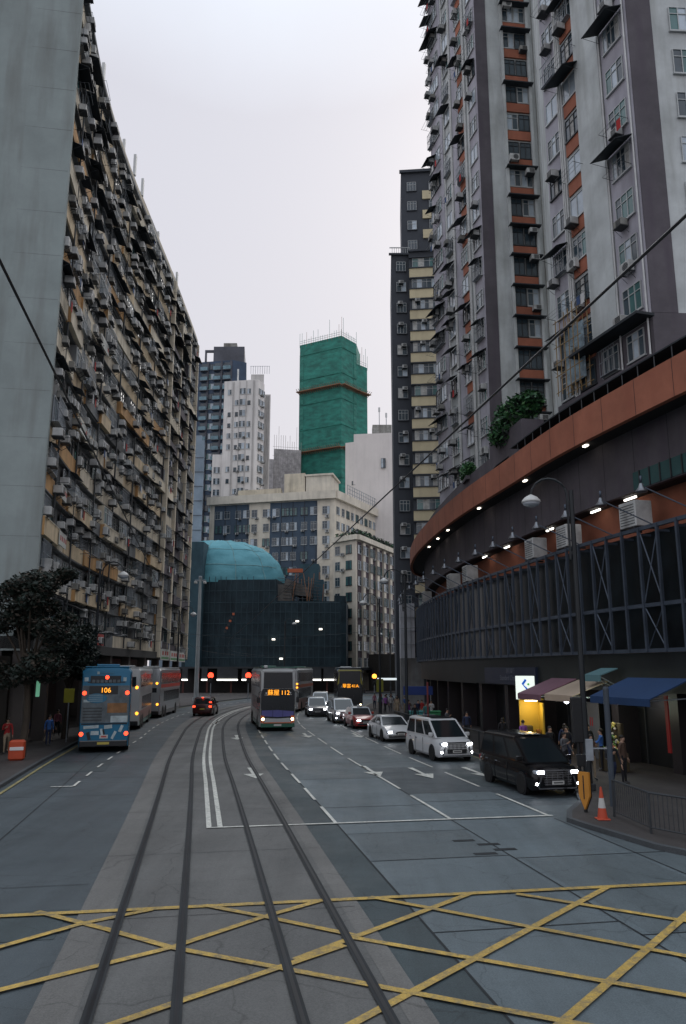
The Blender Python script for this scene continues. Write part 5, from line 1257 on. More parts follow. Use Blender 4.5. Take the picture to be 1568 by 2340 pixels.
e = MB(); e.bx(-0.22,0.2,y+0.0,y+0.02,0.72,0.9,plate_w); e.bx(-0.14,0.12,y+0.02,y+0.024,0.77,0.85,poster_r); part('fleet_plate', e, b4)
e = MB(); e.bx(-0.3,0.3,y+0.05,y+0.068,0.42,0.54,plate_y); part('number_plate', e, b4)
bus_rear(b4, 11.3, (3.55,3.6), ((1.08,3.02,tlr),(1.12,0.95,tlr)))
e = MB(); e.lathe([(0,0),(0.1,0),(0.09,0.03),(0,0.035)], tlr, 14, Matrix.Translation((-0.02,y+0.02,3.82)) @ Matrix.Rotation(-pi/2,4,'X')); part('brake_light', e, b4)
T2_ = (-0.16,0.987); b5 = thing('double_decker_bus', 'pale double-decker bus with amber rear lights, directly ahead of the blue bus', 'bus', (-15.75+T2_[0]*5.65,56.4+T2_[1]*5.65,0), heading(T2_)+pi)
bus_body(b5, 11.3, bw_, bw_, bgr); bus_rear(b5, 11.3, (3.0,3.7), ((1.02,2.95,tlo),(1.1,1.15,tlo)))
e = MB()
for s in (1,-1): e.bx(s*1.25-0.01,s*1.25+0.01,-5.3,5.3,0.62,1.3,bpk)
part('side_stripe', e, b5)
T3_ = (-0.05,0.999); b6 = thing('double_decker_bus', 'dark double-decker bus with a red side band, farthest of the row on the left', 'bus', (-17.35+T3_[0]*5.65,69.6+T3_[1]*5.65,0), heading(T3_)+pi)
bus_body(b6, 11.3, psl, bw_, bbk); bus_rear(b6, 11.3, (2.2,2.6), ((0.95,3.0,tlo),(1.05,1.2,tlo)))
e = MB()
for s in (1,-1): e.bx(s*1.25-0.012,s*1.25+0.012,-5.4,5.2,2.6,2.9,mat('red_band',(0.55,0.05,0.03),0.4)); e.bx(s*1.25-0.012,s*1.25+0.012,-5.4,5.2,2.45,2.56,bw_)
part('side_stripe', e, b6)
# ================================================================== street lamps, masts, signals, wires
polem = mat('lamp_post_dark', (0.02,0.024,0.028), 0.5, 0.2, 6); headm = mat('lamp_head', (0.6,0.6,0.58), 0.4)
def street_lamp(name, label, x, y, side, rz=0, H=10.9, reach=1.35):
    """post with a swan-neck arm; side=+1 the arm reaches towards +x"""
    t = thing(name, label, 'street lamp', (x, y, 0.12), rz, 'swan-neck street lamps along the road')
    b = MB(); b.tube([(0,0,0),(0,0,1.2),(0,0,1.3),(0,0,H-0.4)], [0.15,0.15,0.11,0.085], polem, 10); b.rbx(-0.2,0.2,-0.2,0.2,0,0.25,0.03,polem); part('post', b, t)
    a = MB(); pts = [(side*0.16,0,H-3.0),(side*0.16,0,H-0.6)]
    for k in range(9): th = pi*k/8; pts.append((side*(0.16+reach*0.5*(1-cos(th))), 0, H-0.6+0.6*sin(th)*1.1+(0.0)))
    a.tube(pts, 0.045, polem, 6); a.bx(min(0,side*0.16),max(0,side*0.16),-0.03,0.03,H-2.8,H-2.7,polem); a.bx(min(0,side*0.16),max(0,side*0.16),-0.03,0.03,H-0.9,H-0.8,polem); part('arm', a, t)
    h = MB(); hx = side*(0.16+reach); h.lathe([(0.03,0.0),(0.10,-0.04),(0.24,-0.12),(0.34,-0.24),(0.36,-0.30),(0.33,-0.32)], headm, 18, T3(hx,0,H-0.55)); h.lathe([(0.33,-0.32),(0.28,-0.42),(0.12,-0.48),(0.01,-0.49)], lens, 18, T3(hx,0,H-0.55)); part('lamp_head', h, t, smooth=True)
    return t
street_lamp('street_lamp', 'tall black street lamp in front of the terracotta band, nearest of all lamps', 8.55, 28.2, -1, 0, 11.1)
street_lamp('street_lamp', 'black street lamp before the cream part of the curved block', -15.75, 49.8, 1, 0, 10.9)
street_lamp('street_lamp', 'black street lamp before the far grey end of the curved block', -17.9, 85, 1, 0, 10.8)
street_lamp('street_lamp', 'black street lamp in front of the dark grey and cream tower', 4.5, 56, -1, 0, 11.2)
street_lamp('street_lamp', 'black street lamp in front of the maroon corner building', 3.35, 71.5, -1, 0, 10.9)
street_lamp('street_lamp', 'black street lamp in front of the dark theatre netting', -9.4, 126, 1, 0, 12.1)
street_lamp('street_lamp', 'farthest black street lamp at the road bend below the corner building', 7.6, 126, -1, 0, 10.4)
t = thing('camera_mast', 'tall tapering pale grey mast in front of the blue dome', 'mast', (-19.1,103,0.12))
b = MB(); b.tube([(0,0,0),(0,0,16.0)], [0.32,0.17], mat('mast_pale',(0.38,0.42,0.43),0.5), 12); b.lathe([(0,0),(0.45,0),(0.45,0.5),(0,0.5)], MATS['mast_pale'], 12); part('mast_pole', b, t)
b = MB(); b.rbx(-0.75,0.75,-0.12,0.12,15.6,15.8,0.03,steel); b.rbx(-0.2,0.2,-0.2,0.2,15.9,16.3,0.04,steel)
for s in (-1,1): b.rbx(s*0.6-0.18,s*0.6+0.18,-0.3,0.3,15.3,15.6,0.04,headm)
part('camera_head', b, t)
sig_r = mat('signal_red', (1,0.05,0.03), emit=4, ecol=(1,0.05,0.02)); sig_o = mat('signal_amber', (1,0.5,0.1), emit=3.5, ecol=(1,0.35,0.04)); sig_off = mat('signal_off', (0.02,0.02,0.02), 0.4)
def signal(label, x, y, z, col, r=0.15, lit=0, rz=0):
    t = thing('traffic_light', label, 'traffic light', (x,y,0.12), rz, 'traffic lights at the far junction')
    b = MB(); b.tube([(0,0.12,0),(0,0.12,z+0.6)], 0.06, steel, 8); part('post', b, t)
    h = MB(); h.rbx(-0.19,0.19,-0.12,0.1,z-0.75,z+0.45,0.03,black); h.bx(-0.3,0.3,0.1,0.11,z-0.9,z+0.6,black); p_ = part('signal_head', h, t)
    for k in range(3):
        l = MB(); on = (k == lit); l.lathe([(0,0),(r if not on else r*1.9,0),(r*0.9 if not on else r*1.7,0.03),(0,0.06)], col if on else sig_off, 16, Matrix.Translation((0,-0.13,z+0.22-k*0.36)) @ Matrix.Rotation(pi/2,4,'X')); part('lamp', l, p_)
signal('red traffic light beside the pale mast', -17.6, 105, 3.05, sig_r, 0.2); signal('red traffic light left of the bus on route 112', -12.6, 105, 3.05, sig_r, 0.2)
signal('amber traffic light right of the bus on route 41A', 3.9, 98, 3.0, sig_o, 0.15, 0)
# sign posts, cone and arrow board on the built-out corner
t = thing('sign_post', 'thick grey sign post with a small pale plate beside the orange arrow board', 'post', (8.3,25.0,0.12))
b = MB(); b.tube([(0,0,0),(0,0,3.5)], 0.09, mat('post_blue_grey',(0.05,0.065,0.085),0.45), 12); b.lathe([(0,3.5),(0.1,3.5),(0.08,3.58),(0,3.6)], MATS['post_blue_grey'], 12); part('post', b, t)
b = MB(); b.rbx(-0.75,-0.52,-0.06,0.0,1.35,2.0,0.01,steel); b.bx(-0.6,0,-0.03,0.0,1.7,1.74,steel); part('plate', b, t)
t = thing('signal_controller', 'black signal post with push-button box, in front of the fruit stall', 'post', (7.95,27.1,0.12))
b = MB(); b.tube([(0,0,0),(0,0,3.1)], 0.06, black, 8); part('post', b, t)
b = MB(); b.rbx(-0.17,0.17,-0.14,0.14,1.7,3.2,0.03,black); b.rbx(-0.13,0.13,-0.24,-0.14,0.95,1.35,0.02,black); part('signal_head', b, t)
t = thing('arrow_board', 'orange arrow board on a short post at the kerb corner', 'sign', (7.15,24.0,0.12), radians(-50))
b = MB(); M = Matrix.Identity(4); oy = mat('board_orange', (0.52,0.22,0.03), 0.5, 0.1, 6)
prof = [(-0.21,1.2),(0.21,1.2),(0.21,0.5),(0,0.08),(-0.21,0.5)]; b.loft([[(x,-0.05,z) for x, z in prof],[(x,0.05,z) for x, z in prof]], oy); part('board', b, t)
b = MB(); pr2 = [(-0.24,1.23),(0.24,1.23),(0.24,0.49),(0,0.03),(-0.24,0.49)]; b.loft([[(x,0.052,z) for x, z in pr2],[(x,0.075,z) for x, z in pr2]], black); b.bx(-0.05,0.05,-0.04,0.04,0,0.1,black); part('backing', b, t)
b = MB(); b.bx(-0.02,0.02,-0.056,-0.05,0.4,1.1,black); part('stripe', b, t); t.scale = (0.85,0.85,0.95)
t = thing('traffic_cone', 'orange and white traffic cone in front of the railing', 'cone', (7.28,22.9,0.13)); t.scale = (0.88,0.88,0.88)
oc = mat('cone_orange', (0.5,0.07,0.03), 0.5); b = MB(); b.rbx(-0.2,0.2,-0.2,0.2,0,0.04,0.01,oc); b.lathe([(0.16,0.04),(0.115,0.35)], oc, 16); b.lathe([(0.075,0.65),(0.03,0.98),(0.0,0.99)], oc, 16); part('cone_body', b, t)
b = MB(); b.lathe([(0.117,0.35),(0.077,0.65)], mat('cone_white',(0.5,0.5,0.48),0.5), 16); part('cone_band', b, t)
def railing(name, label, pts, h=1.05, grp=None, rail_w=True):
    t = thing(name, label, 'railing', (pts[0][0], pts[0][1], 0.13), 0, grp)
    V = [Vector(p) for p in pts]; tot = 0
    for a, c in zip(V[:-1], V[1:]):
        n = max(1, round((c-a).length/2.0))
        for k in range(n):
            p = a.lerp(c, k/n); q = a.lerp(c, (k+1)/n); b = MB()
            b.tube([(p.x,p.y,0.13),(p.x,p.y,0.13+h)], 0.035, steel if rail_w else dgrey, 6); part('post', b, t, True)
            b = MB(); b.tube([(p.x,p.y,0.13+h),(q.x,q.y,0.13+h)], 0.03, steel if rail_w else dgrey, 6); b.tube([(p.x,p.y,0.28),(q.x,q.y,0.28)], 0.02, dgrey, 5)
            m_ = max(2, int((q-p).length/0.13))
            for j in range(1, m_): r = p.lerp(q, j/m_); b.tube([(r.x,r.y,0.28),(r.x,r.y,0.13+h)], 0.011, steel if rail_w else dgrey, 4)
            part('rail_panel', b, t, True)
railing('pedestrian_railing', 'grey pedestrian railing at the right corner behind the traffic cone', [(7.75,23.3),(7.9,21.0),(9.0,19.3),(12,18.0)], 1.0, None, False)
b = [tuple(C.off(SY(y), 13.5)) for y in (30.5,34,38,42,46,50,54,58)]
railing('pedestrian_railing', 'long dark railing along the right kerb behind the vans', b, 1.05, None, False)
b = [tuple(C.off(SY(y), -7.85)) for y in (24,28,32,36,40)]
# overhead wires
for (nm, x0, lab) in (('overhead_wire', -1.34, 'black tram wire crossing in front of the concrete end wall'), ('overhead_wire', 1.03, 'black tram wire crossing in front of the terracotta podium')):
    pts = []; s = 18
    while s < SY(112): p = C.off(s, x0); pts.append((p.x, p.y, 5.78)); s += 2.0
    b = MB(); b.tube(pts, 0.0065, black, 6); solo(nm, b, lab, 'wire', (0,0,5.78), 'tram wires')
for (ya, lab) in ((47,'thin wire across the road from the nearer left lamp'),(84,'thin wire across the road from the farther left lamp')):
    a = C.off(SY(ya), -8.2); c = C.off(SY(ya), 13.8); b = MB(); b.tube([(a.x,a.y,6.9),(*((a+c)/2),5.95),(c.x,c.y,6.9)], 0.008, black, 4); solo('span_wire', b, lab, 'wire', (a.x,a.y,6.5))
# ================================================================== trees and bushes
def tree(label, x, y, h, r, n, mts, seed, sz=0.2, trunk_h=None):
    rs = random.Random(seed); t = thing('street_tree', label, 'tree', (x,y,0.12))
    b = MB(); th = trunk_h or h*0.45; b.tube([(0,0,0),(0.1,0.05,th*0.5),(0.0,0.1,th)], [0.22,0.16,0.12], bark, 8)
    ends = []
    for k in range(9):
        a = 2*pi*k/9+rs.uniform(-.3,.3); q = rs.uniform(0.45,0.85); e = (cos(a)*r*q, sin(a)*r*q, rs.uniform(th*1.1,h*0.92)); ends.append(e)
        b.tube([(0,0.05,th*rs.uniform(0.7,1)),(e[0]*0.5,e[1]*0.5,(th+e[2])/2+0.2),e], [0.09,0.06,0.025], bark, 6)
    part('trunk', b, t)
    c = MB()
    for e in ends+[(rs.uniform(-r,r)*0.6,rs.uniform(-r,r)*0.6,rs.uniform(th,h*0.95)) for _ in range(14)]:
        q = rs.uniform(0.5,1.1); leaves(c, e, (q*1.1,q*1.1,q*0.7), n//23, mts, sz, rs)
    part('crown', c, t)
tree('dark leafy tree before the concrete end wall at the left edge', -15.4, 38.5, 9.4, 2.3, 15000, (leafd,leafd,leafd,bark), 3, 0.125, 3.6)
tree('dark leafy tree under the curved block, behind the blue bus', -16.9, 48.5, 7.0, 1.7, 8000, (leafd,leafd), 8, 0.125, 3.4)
q = pp(sp(46.2), 1.5)
b = MB(); rs = random.Random(4)
for (dx, dy, dz, r) in ((0,0,0.2,1.4),(0.3,-1.5,0.5,1.1),(-0.2,1.6,-0.2,1.2),(0.2,0.6,1.0,1.1),(-0.6,0.4,-0.7,0.9),(0.6,-2.2,0.7,0.8)): leaves(b, (q.x+dx,q.y+dy,19.4+dz), (r*1.0,r*1.2,r*0.8), 420, (leafg,leafg,leafg2,leafd), 0.2, rs)
for k in range(6): b.tube([(q.x+rs.uniform(-.3,.3),q.y+rs.uniform(-1.5,1.5),18.8),(q.x+rs.uniform(-.8,.8),q.y+rs.uniform(-2,2),20.2)],0.03,bark,4)
solo('roof_bush', b, 'large green bush growing in the mauve planter on the podium', 'bush', (q.x,q.y,18.9))
q = pp(sp(56), 1.6); b = MB()
for (dx,dy,dz,r) in ((0,0,0.3,0.8),(0,0.9,0.1,0.6),(0,-0.8,0.3,0.5)): leaves(b, (q.x+dx,q.y+dy,18.6+dz), (r*0.8,r,r*0.8), 260, (leafg,leafg2,leafg), 0.16, rs)
b.rbx(q.x-0.3,q.x+0.3,q.y-0.8,q.y+0.8,18.0,18.3,0.02,mauve)
solo('roof_bush', b, 'small bright green bush on the podium edge, left of the large one', 'bush', (q.x,q.y,18.1))
# ================================================================== shop level on the right
def pside(y, out):          # point in front of the podium face
    s = sp(y); p, d = PC.at(s); n = -Vector((d.y, -d.x)); return p+n*out, n
def shop_awning(label, y, w, d, z, m_, drop=0.7):
    p, n = pside(y, -0.6); t = thing('shop_awning', label, 'awning', (p.x,p.y,z), 0)
    M = frame((0,0), n, 0)
    b = MB(); b.loft([[(-w/2,0,0),(-w/2,d,-drop),(-w/2,d,-drop-0.28),(-w/2,d-0.03,-drop-0.28),(-w/2,d-0.04,-drop-0.03),(-w/2,0,-0.05)],[(w/2,0,0),(w/2,d,-drop),(w/2,d,-drop-0.28),(w/2,d-0.03,-drop-0.28),(w/2,d-0.04,-drop-0.03),(w/2,0,-0.05)]], m_, M); part('canvas', b, t)
    b = MB()
    for x in (-w/2+0.1,0,w/2-0.1): b.tube([(x,0.05,-0.75),(x,d-0.1,-drop-0.08)],0.025,steel,5,M)
    part('bracket', b, t)
shop_awning('mauve canvas shop awning beside the lit bank sign', 39.2, 2.7, 1.9, 3.8, mat('canvas_mauve',(0.18,0.09,0.12),0.9), 0.75)
shop_awning('beige canvas shop awning right of the mauve one', 36.4, 2.6, 1.8, 3.75, mat('canvas_beige',(0.42,0.33,0.25),0.9), 0.65)
shop_awning('blue canvas shop awning at the right edge', 31.8, 3.9, 1.9, 3.9, mat('canvas_blue',(0.018,0.05,0.13),0.9), 0.75)
shop_awning('small teal shop awning above the beige one', 35.0, 1.3, 0.9, 4.3, mat('canvas_teal',(0.10,0.2,0.22),0.9), 0.3)
# lit bank sign
p = Vector((9.45,41.0)); t = thing('bank_sign', 'white lit box sign with a blue and green folded ribbon emblem above the pavement', 'sign', (p.x,p.y,3.05), 0)
M = frame((0,0), Vector((-0.22,-0.975)), 0) @ Matrix.Scale(0.74,4); signw = mat('sign_lit', (0.9,0.95,0.9), emit=0.75, ecol=(0.85,0.95,0.85))
b = MB(); b.rbx(-0.65,0.65,0,0.2,0,1.15,0.02,signw,M); b.rbx(0.42,0.65,0,0.2,-0.45,0.0,0.02,signw,M); part('light_box', b, t)
e = MB(); sb = mat('logo_blue', (0.01,0.12,0.55), emit=0.5, ecol=(0.01,0.13,0.6)); sg = mat('logo_green', (0.1,0.5,0.1), emit=0.5, ecol=(0.1,0.5,0.12))
e.loft([[(-0.12,0.205,0.85),(0.0,0.205,0.95),(0.24,0.205,0.62),(0.1,0.205,0.55)],[(-0.12,0.215,0.85),(0.0,0.215,0.95),(0.24,0.215,0.62),(0.1,0.215,0.55)]], sb, M)
e.loft([[(0.24,0.205,0.62),(0.1,0.205,0.55),(-0.18,0.205,0.28),(-0.08,0.205,0.2)],[(0.24,0.212,0.62),(0.1,0.212,0.55),(-0.18,0.212,0.28),(-0.08,0.212,0.2)]], sb, M)
e.lathe([(0,0),(0.08,0),(0.08,0.01),(0,0.01)], sg, 10, M @ Matrix.Translation((-0.22,0.205,0.58)) @ Matrix.Rotation(-pi/2,4,'X')); part('emblem', e, t)
tw_ = mat('fascia_letters', (0.16,0.17,0.2), 0.6)
p, n = pside(46.6, -0.74); o_ = lettering('lettering', 'Standard Chartered', 0.42, tw_, po, (p.x-16,p.y-50,3.72), (pi/2,0,atan2(n.y,n.x)+pi/2))
p, n = pside(46.6, -0.74); o_ = lettering('lettering', '渣打銀行', 0.34, tw_, po, (p.x-16,p.y-50,4.12), (pi/2,0,atan2(n.y,n.x)+pi/2))
# yellow lit doorway
yw = mat('yellow_wall', (0.60,0.40,0.05), 0.6, 0.08, 3)
t = thing('lit_entrance', 'bright yellow lit entrance wall between the bank and the awnings', 'doorway', (10.25,43.7,0.1), 0)
b = MB(); b.bx(-0.55,0.5,0,0.1,0,2.5,yw); b.bx(0.5,0.58,-0.9,0.1,0,2.35,yw); b.bx(-0.55,0.58,-0.9,0.1,2.5,2.58,yw); part('wall', b, t)
b = MB(); b.rbx(-0.35,0.05,-0.45,-0.05,0,1.15,0.04,mat('kiosk_olive',(0.12,0.09,0.03),0.6)); b.rbx(0.25,0.45,-0.6,-0.2,0,0.95,0.04,mat('kiosk_orange',(0.3,0.12,0.02),0.6)); part('counter', b, t)
b = MB(); b.bx(-0.35,0.3,-0.6,-0.45,2.44,2.49,mat('tube_warm',(1,1,1),emit=10,ecol=(1,0.82,0.45))); part('ceiling_lamp', b, t)
li = bpy.data.lights.new('lamp_light','POINT'); li.energy = 22; li.color = (1,0.8,0.4); li.shadow_soft_size = 0.15; lo_ = bpy.data.objects.new('lamp_light', li); COL.objects.link(lo_); lo_.location = (10.15,42.9,2.2)
# shop lamps under awnings
def hang_lamp(label, y, out, z, r=0.12, col=None, e_=16):
    p, n = pside(y, out); t = thing('hanging_lamp', label, 'lamp', (p.x,p.y,z), 0, 'lit lamps under the shop awnings')
    b = MB(); b.lathe([(0.0,-r),(r*0.8,-r*0.6),(r,0),(r*0.6,r*0.8),(0.02,r)], mat('bulb_'+str(e_), (1,1,1), emit=e_*0.5, ecol=col or (0.85,0.85,1.0)), 14); part('bulb', b, t, smooth=True)
    b = MB(); b.tube([(0,0,r),(0,0,0.5)],0.012,black,4); b.lathe([(r*0.6,r*0.9),(0.03,r*1.6)],black,12); part('cord', b, t)
    l = bpy.data.lights.new('lamp_light','POINT'); l.energy = 14; l.color = col or (0.9,0.9,1); l.shadow_soft_size = 0.1; o = bpy.data.objects.new('lamp_light', l); COL.objects.link(o); o.location = (p.x,p.y,z-0.25)
hang_lamp('bluish white bulb hanging under the beige awning', 37.0, 0.45, 2.8, 0.13)
hang_lamp('greenish lamp beside the grey sign post', 34.7, 0.2, 2.95, 0.12, (0.75,1,0.8), 9)
hang_lamp('small yellowish lamp right of the bluish bulb', 36.0, 0.2, 2.6, 0.10, (1,0.75,0.35), 8)
hang_lamp('lamp over the fruit stall under the blue awning', 33.6, 0.6, 2.75, 0.09, (1,0.95,0.7), 7)
# fruit stall
p, n = pside(33.4, 0.55); t = thing('fruit_stall', 'small fruit stall with pale goods under the blue awning', 'stall', (p.x,p.y,0.13), 0); M = frame((0,0), n, 0); rs = random.Random(9)
b = MB(); b.rbx(-0.5,0.5,-0.4,0.4,0.0,0.75,0.03,mat('stall_wood',(0.07,0.055,0.03),0.8),M); part('table', b, t)
b = MB(); b.rbx(-0.1,0.7,-0.5,-0.35,0.75,1.9,0.02,MATS['stall_wood'],M); part('rack', b, t)
fr_m = [mat('fruit_yellow',(0.5,0.42,0.12),0.5), mat('fruit_pale',(0.6,0.58,0.5),0.5), mat('fruit_green',(0.15,0.3,0.08),0.5), mat('fruit_red',(0.4,0.05,0.03),0.5)]
b = MB()
for k in range(60):
    x = rs.uniform(-0.42,0.42); yy = rs.uniform(-0.3,0.35); z = 0.8+rs.uniform(0,0.12); r = rs.uniform(0.05,0.08); b.lathe([(0.0,-r),(r*0.8,-r*0.6),(r,0),(r*0.8,r*0.6),(0.0,r)], rs.choice(fr_m), 8, M @ T3(x,yy,z))
for k in range(26):
    x = rs.uniform(0,0.6); z = 1.0+rs.uniform(0,0.9); r = 0.06; b.lathe([(0.0,-r),(r*0.8,-r*0.6),(r,0),(r*0.8,r*0.6),(0.0,r)], rs.choice(fr_m[:3]), 8, M @ T3(x,-0.28,z))
part('fruit', b, t, kind='stuff')
p, n = pside(31.6, -0.8); b = MB(); M = frame((p.x,p.y), n, 0); b.bx(-0.09,0.09,0,0.06,1.0,3.2,mat('banner_red',(0.35,0.02,0.02),0.6),M); solo('vertical_banner', b, 'narrow red vertical banner right of the fruit stall', 'banner', (p.x,p.y,1.0))
p, n = pside(37.9, -1.3); b = MB(); M = frame((p.x,p.y), n, 0.1); b.rbx(-0.75,0.75,0,0.06,0,2.6,0.02,mat('shutter_grey',(0.12,0.13,0.14),0.6),M); b.bx(-0.18,-0.1,0.06,0.066,1.5,1.9,cl_r,M); b.bx(0.0,0.08,0.06,0.066,1.5,1.9,cl_r,M); solo('wall_panel', b, 'grey panel with two dark red marks right of the yellow entrance', 'panel', (p.x,p.y,0.1))
# far pavement odds: canopy lamps, booths, banners
for (x0_, x1_, y_, z_, lab) in ((4.3,8.4,97.5,3.0,'white lit canopy strip over the far right crossing'),):
    b = MB(); b.rbx(x0_,x1_,y_,y_+1.6,z_-0.12,z_+0.12,0.03,mat('canopy_lit',(0.9,0.95,0.95),emit=0.8,ecol=(0.8,0.88,0.9))); 
    for x in (x0_+0.3,x1_-0.3): b.tube([(x,y_+0.8,0.1),(x,y_+0.8,z_-0.1)],0.06,steel,6)
    solo('bus_shelter', b, lab, 'shelter', (x0_,y_,0.1))
b = MB(); b.rbx(5.3,7.9,69.5,69.7,2.0,2.75,0.02,mat('sign_blue',(0.02,0.05,0.22),0.5)); b.tube([(5.5,69.6,0.1),(5.5,69.6,2.0)],0.04,steel,6); b.tube([(7.7,69.6,0.1),(7.7,69.6,2.0)],0.04,steel,6); solo('street_sign', b, 'blue oblong sign above the crowd on the right pavement', 'sign', (6.5,69.6,0.1))
b = MB(); b.rbx(3.9,4.7,92,92.2,1.6,3.1,0.03,mat('sign_olive',(0.25,0.25,0.03),0.5)); b.tube([(4.3,92.1,0.1),(4.3,92.1,1.6)],0.05,steel,6); solo('street_sign', b, 'yellow sign left of the crowd on the right pavement', 'sign', (4.3,92,0.1))
b = MB()
for (x, c_) in ((5.55,mat('crate_teal',(0.05,0.25,0.25),0.6)),(6.9,mat('crate_green',(0.04,0.25,0.1),0.6))): 
    b2_ = MB(); b2_.rbx(x-0.5,x+0.5,60.2,61.0,0.13,1.05,0.04,c_); b2_.rbx(x-0.55,x+0.55,60.15,61.05,1.05,1.12,0.02,c_); solo('recycling_bin', b2_, 'teal bin on the right pavement' if x < 6 else 'green bin on the right pavement beside the teal one', 'bin', (x,60.6,0.13))
b = MB(); b.rbx(5.5,5.62,52,52.1,0.1,3.4,0.02,mat('pole_red',(0.16,0.03,0.03),0.6)); solo('red_post', b, 'dark red post by the bank corner', 'post', (5.56,52,0.1))
b = MB(); M = frame((-15.1,37.2), (0.3,-1), 0.13); b.rbx(-0.35,0.35,-0.25,0.25,0,0.9,0.08,mat('barrier_orange',(0.42,0.06,0.02),0.5),M); b.rbx(-0.3,0.3,-0.27,0.27,0.45,0.6,0.01,white_p,M); solo('road_barrier', b, 'orange plastic barrier on the left pavement at the picture edge', 'barrier', (-15.1,37.2,0.13))
b = MB(); b.rbx(-0.3,0.3,-0.04,0.04,2.2,3.0,0.02,mat('stop_sign_yellow',(0.3,0.28,0.03),0.5)); b.tube([(0,0,0),(0,0,3.0)],0.04,steel,6); solo('bus_stop_sign', b, 'yellow bus stop sign left of the blue bus', 'sign', (-15.9,46.0,0.13), world=False)
p_ = (-17.6,56,3.0); b = MB(); b.rbx(-0.06,0.06,-0.12,0.12,-0.4,0.4,0.02,mat('green_neon',(0.2,0.5,0.35),emit=0.4,ecol=(0.2,0.55,0.35))); b.tube([(0,0,0.5),(-0.8,0,0.9)],0.03,steel,5); solo('lit_sign', b, 'pale green lit sign hanging in the left arcade', 'sign', (-15.2,39.4,3.3), world=False)

# ================================================================== people
skin_m = mat('skin', (0.36,0.22,0.155), 0.6, 0.05, 8); hair_m = mat('hair', (0.015,0.012,0.01), 0.6); shoe_m = mat('shoe', (0.05,0.05,0.05), 0.6)
eye_m = mat('eye_dark', (0.02,0.015,0.012), 0.3); lip_m = mat('lips', (0.25,0.09,0.08), 0.5)
def body_mesh(pose):
    """one skinned figure facing -Y, 1.70 m, from a skeleton of joints"""
    V = []; E = []; R = []
    def v(p, r, par=None):
        V.append(p); R.append(r if isinstance(r, tuple) else (r, r)); i = len(V)-1
        if par is not None: E.append((par, i))
        return i
    st = pose.get('stride', 0.0)
    pel = v((0,0,0.93), (0.15,0.105)); wa = v((0,0.0,1.08), (0.125,0.09), pel); ch = v((0,0.01,1.27), (0.155,0.105), wa); nb = v((0,0.0,1.40), (0.09,0.075), ch)
    nk = v((0,-0.01,1.46), 0.052, nb); hd = v((0,-0.025,1.545), (0.072,0.08), nk); tp = v((0,-0.02,1.635), (0.07,0.085), hd); v((0,-0.11,1.545), 0.016, hd)
    for s in (1, -1):
        f = st*s
        hp = v((s*0.095,0,0.86), 0.095, pel); kn = v((s*0.10,-f*0.22-0.01,0.49), 0.06, hp); an = v((s*0.10,-f*0.34+abs(f)*0.1,0.09+(0.05 if f < 0 else 0)), 0.04, kn); v((s*0.11,-f*0.34+abs(f)*0.1-0.16,0.045), (0.04,0.03), an)
        sh = v((s*0.18,0.0,1.37), 0.058, nb)
        mode = pose.get('arm_r' if s > 0 else 'arm_l', 'down')
        if mode == 'down': el = (s*0.235,0.02+f*0.08,1.11); wr = (s*0.245,-0.06+f*0.2,0.87); dd = Vector((0,-0.15,-1)).normalized()
        elif mode == 'phone': el = (s*0.23,-0.03,1.12); wr = (s*0.10,-0.26,1.24); dd = Vector((-s*0.5,-0.6,0.6)).normalized()
        else: el = (s*0.25,-0.12,1.15); wr = (s*0.20,-0.38,1.08); dd = Vector((-s*0.1,-1,-0.05)).normalized()
        e_ = v(el, 0.042, sh); w_ = v(wr, 0.027, e_); W = Vector(wr); pm = v(tuple(W+dd*0.07), (0.036,0.02), w_)
        sd = Vector((0,1,0)) if mode == 'down' else Vector((s*0.7,0,0.3)).normalized(); pn = dd.cross(sd).normalized()
        for k in range(4):
            b0 = W+dd*0.085+sd*(k-1.5)*0.019; L_ = (0.07,0.08,0.075,0.055)[k]; cu = 0.3
            a = v(tuple(b0), 0.0095, pm); c = v(tuple(b0+dd*L_*0.55+pn*s*0.01), 0.0085, a); v(tuple(b0+dd*L_*0.9+pn*s*0.03), 0.007, c)
        tb = v(tuple(W+dd*0.03-sd*0.035), 0.011, pm); v(tuple(W+dd*0.075-sd*0.06), 0.009, tb)
    me = bpy.data.meshes.new('skel'); me.from_pydata(V, E, []); o = bpy.data.objects.new('skel', me); COL.objects.link(o)
    m = o.modifiers.new('skin', 'SKIN'); m.use_smooth_shade = True
    for i, r in enumerate(R): me.skin_vertices[0].data[i].radius = r
    me.skin_vertices[0].data[0].use_root = True
    s2 = o.modifiers.new('sub', 'SUBSURF'); s2.levels = 1
    dg = bpy.context.evaluated_depsgraph_get(); dg.update(); out = bpy.data.meshes.new_from_object(o.evaluated_get(dg)); bpy.data.objects.remove(o)
    return out
POSES = {'stand': {}, 'walk': {'stride': 1.0}, 'phone': {'arm_r': 'phone'}, 'reach': {'arm_r': 'reach', 'arm_l': 'reach'}, 'walk2': {'stride': -0.8, 'arm_l': 'phone'}}
BM_ = {}
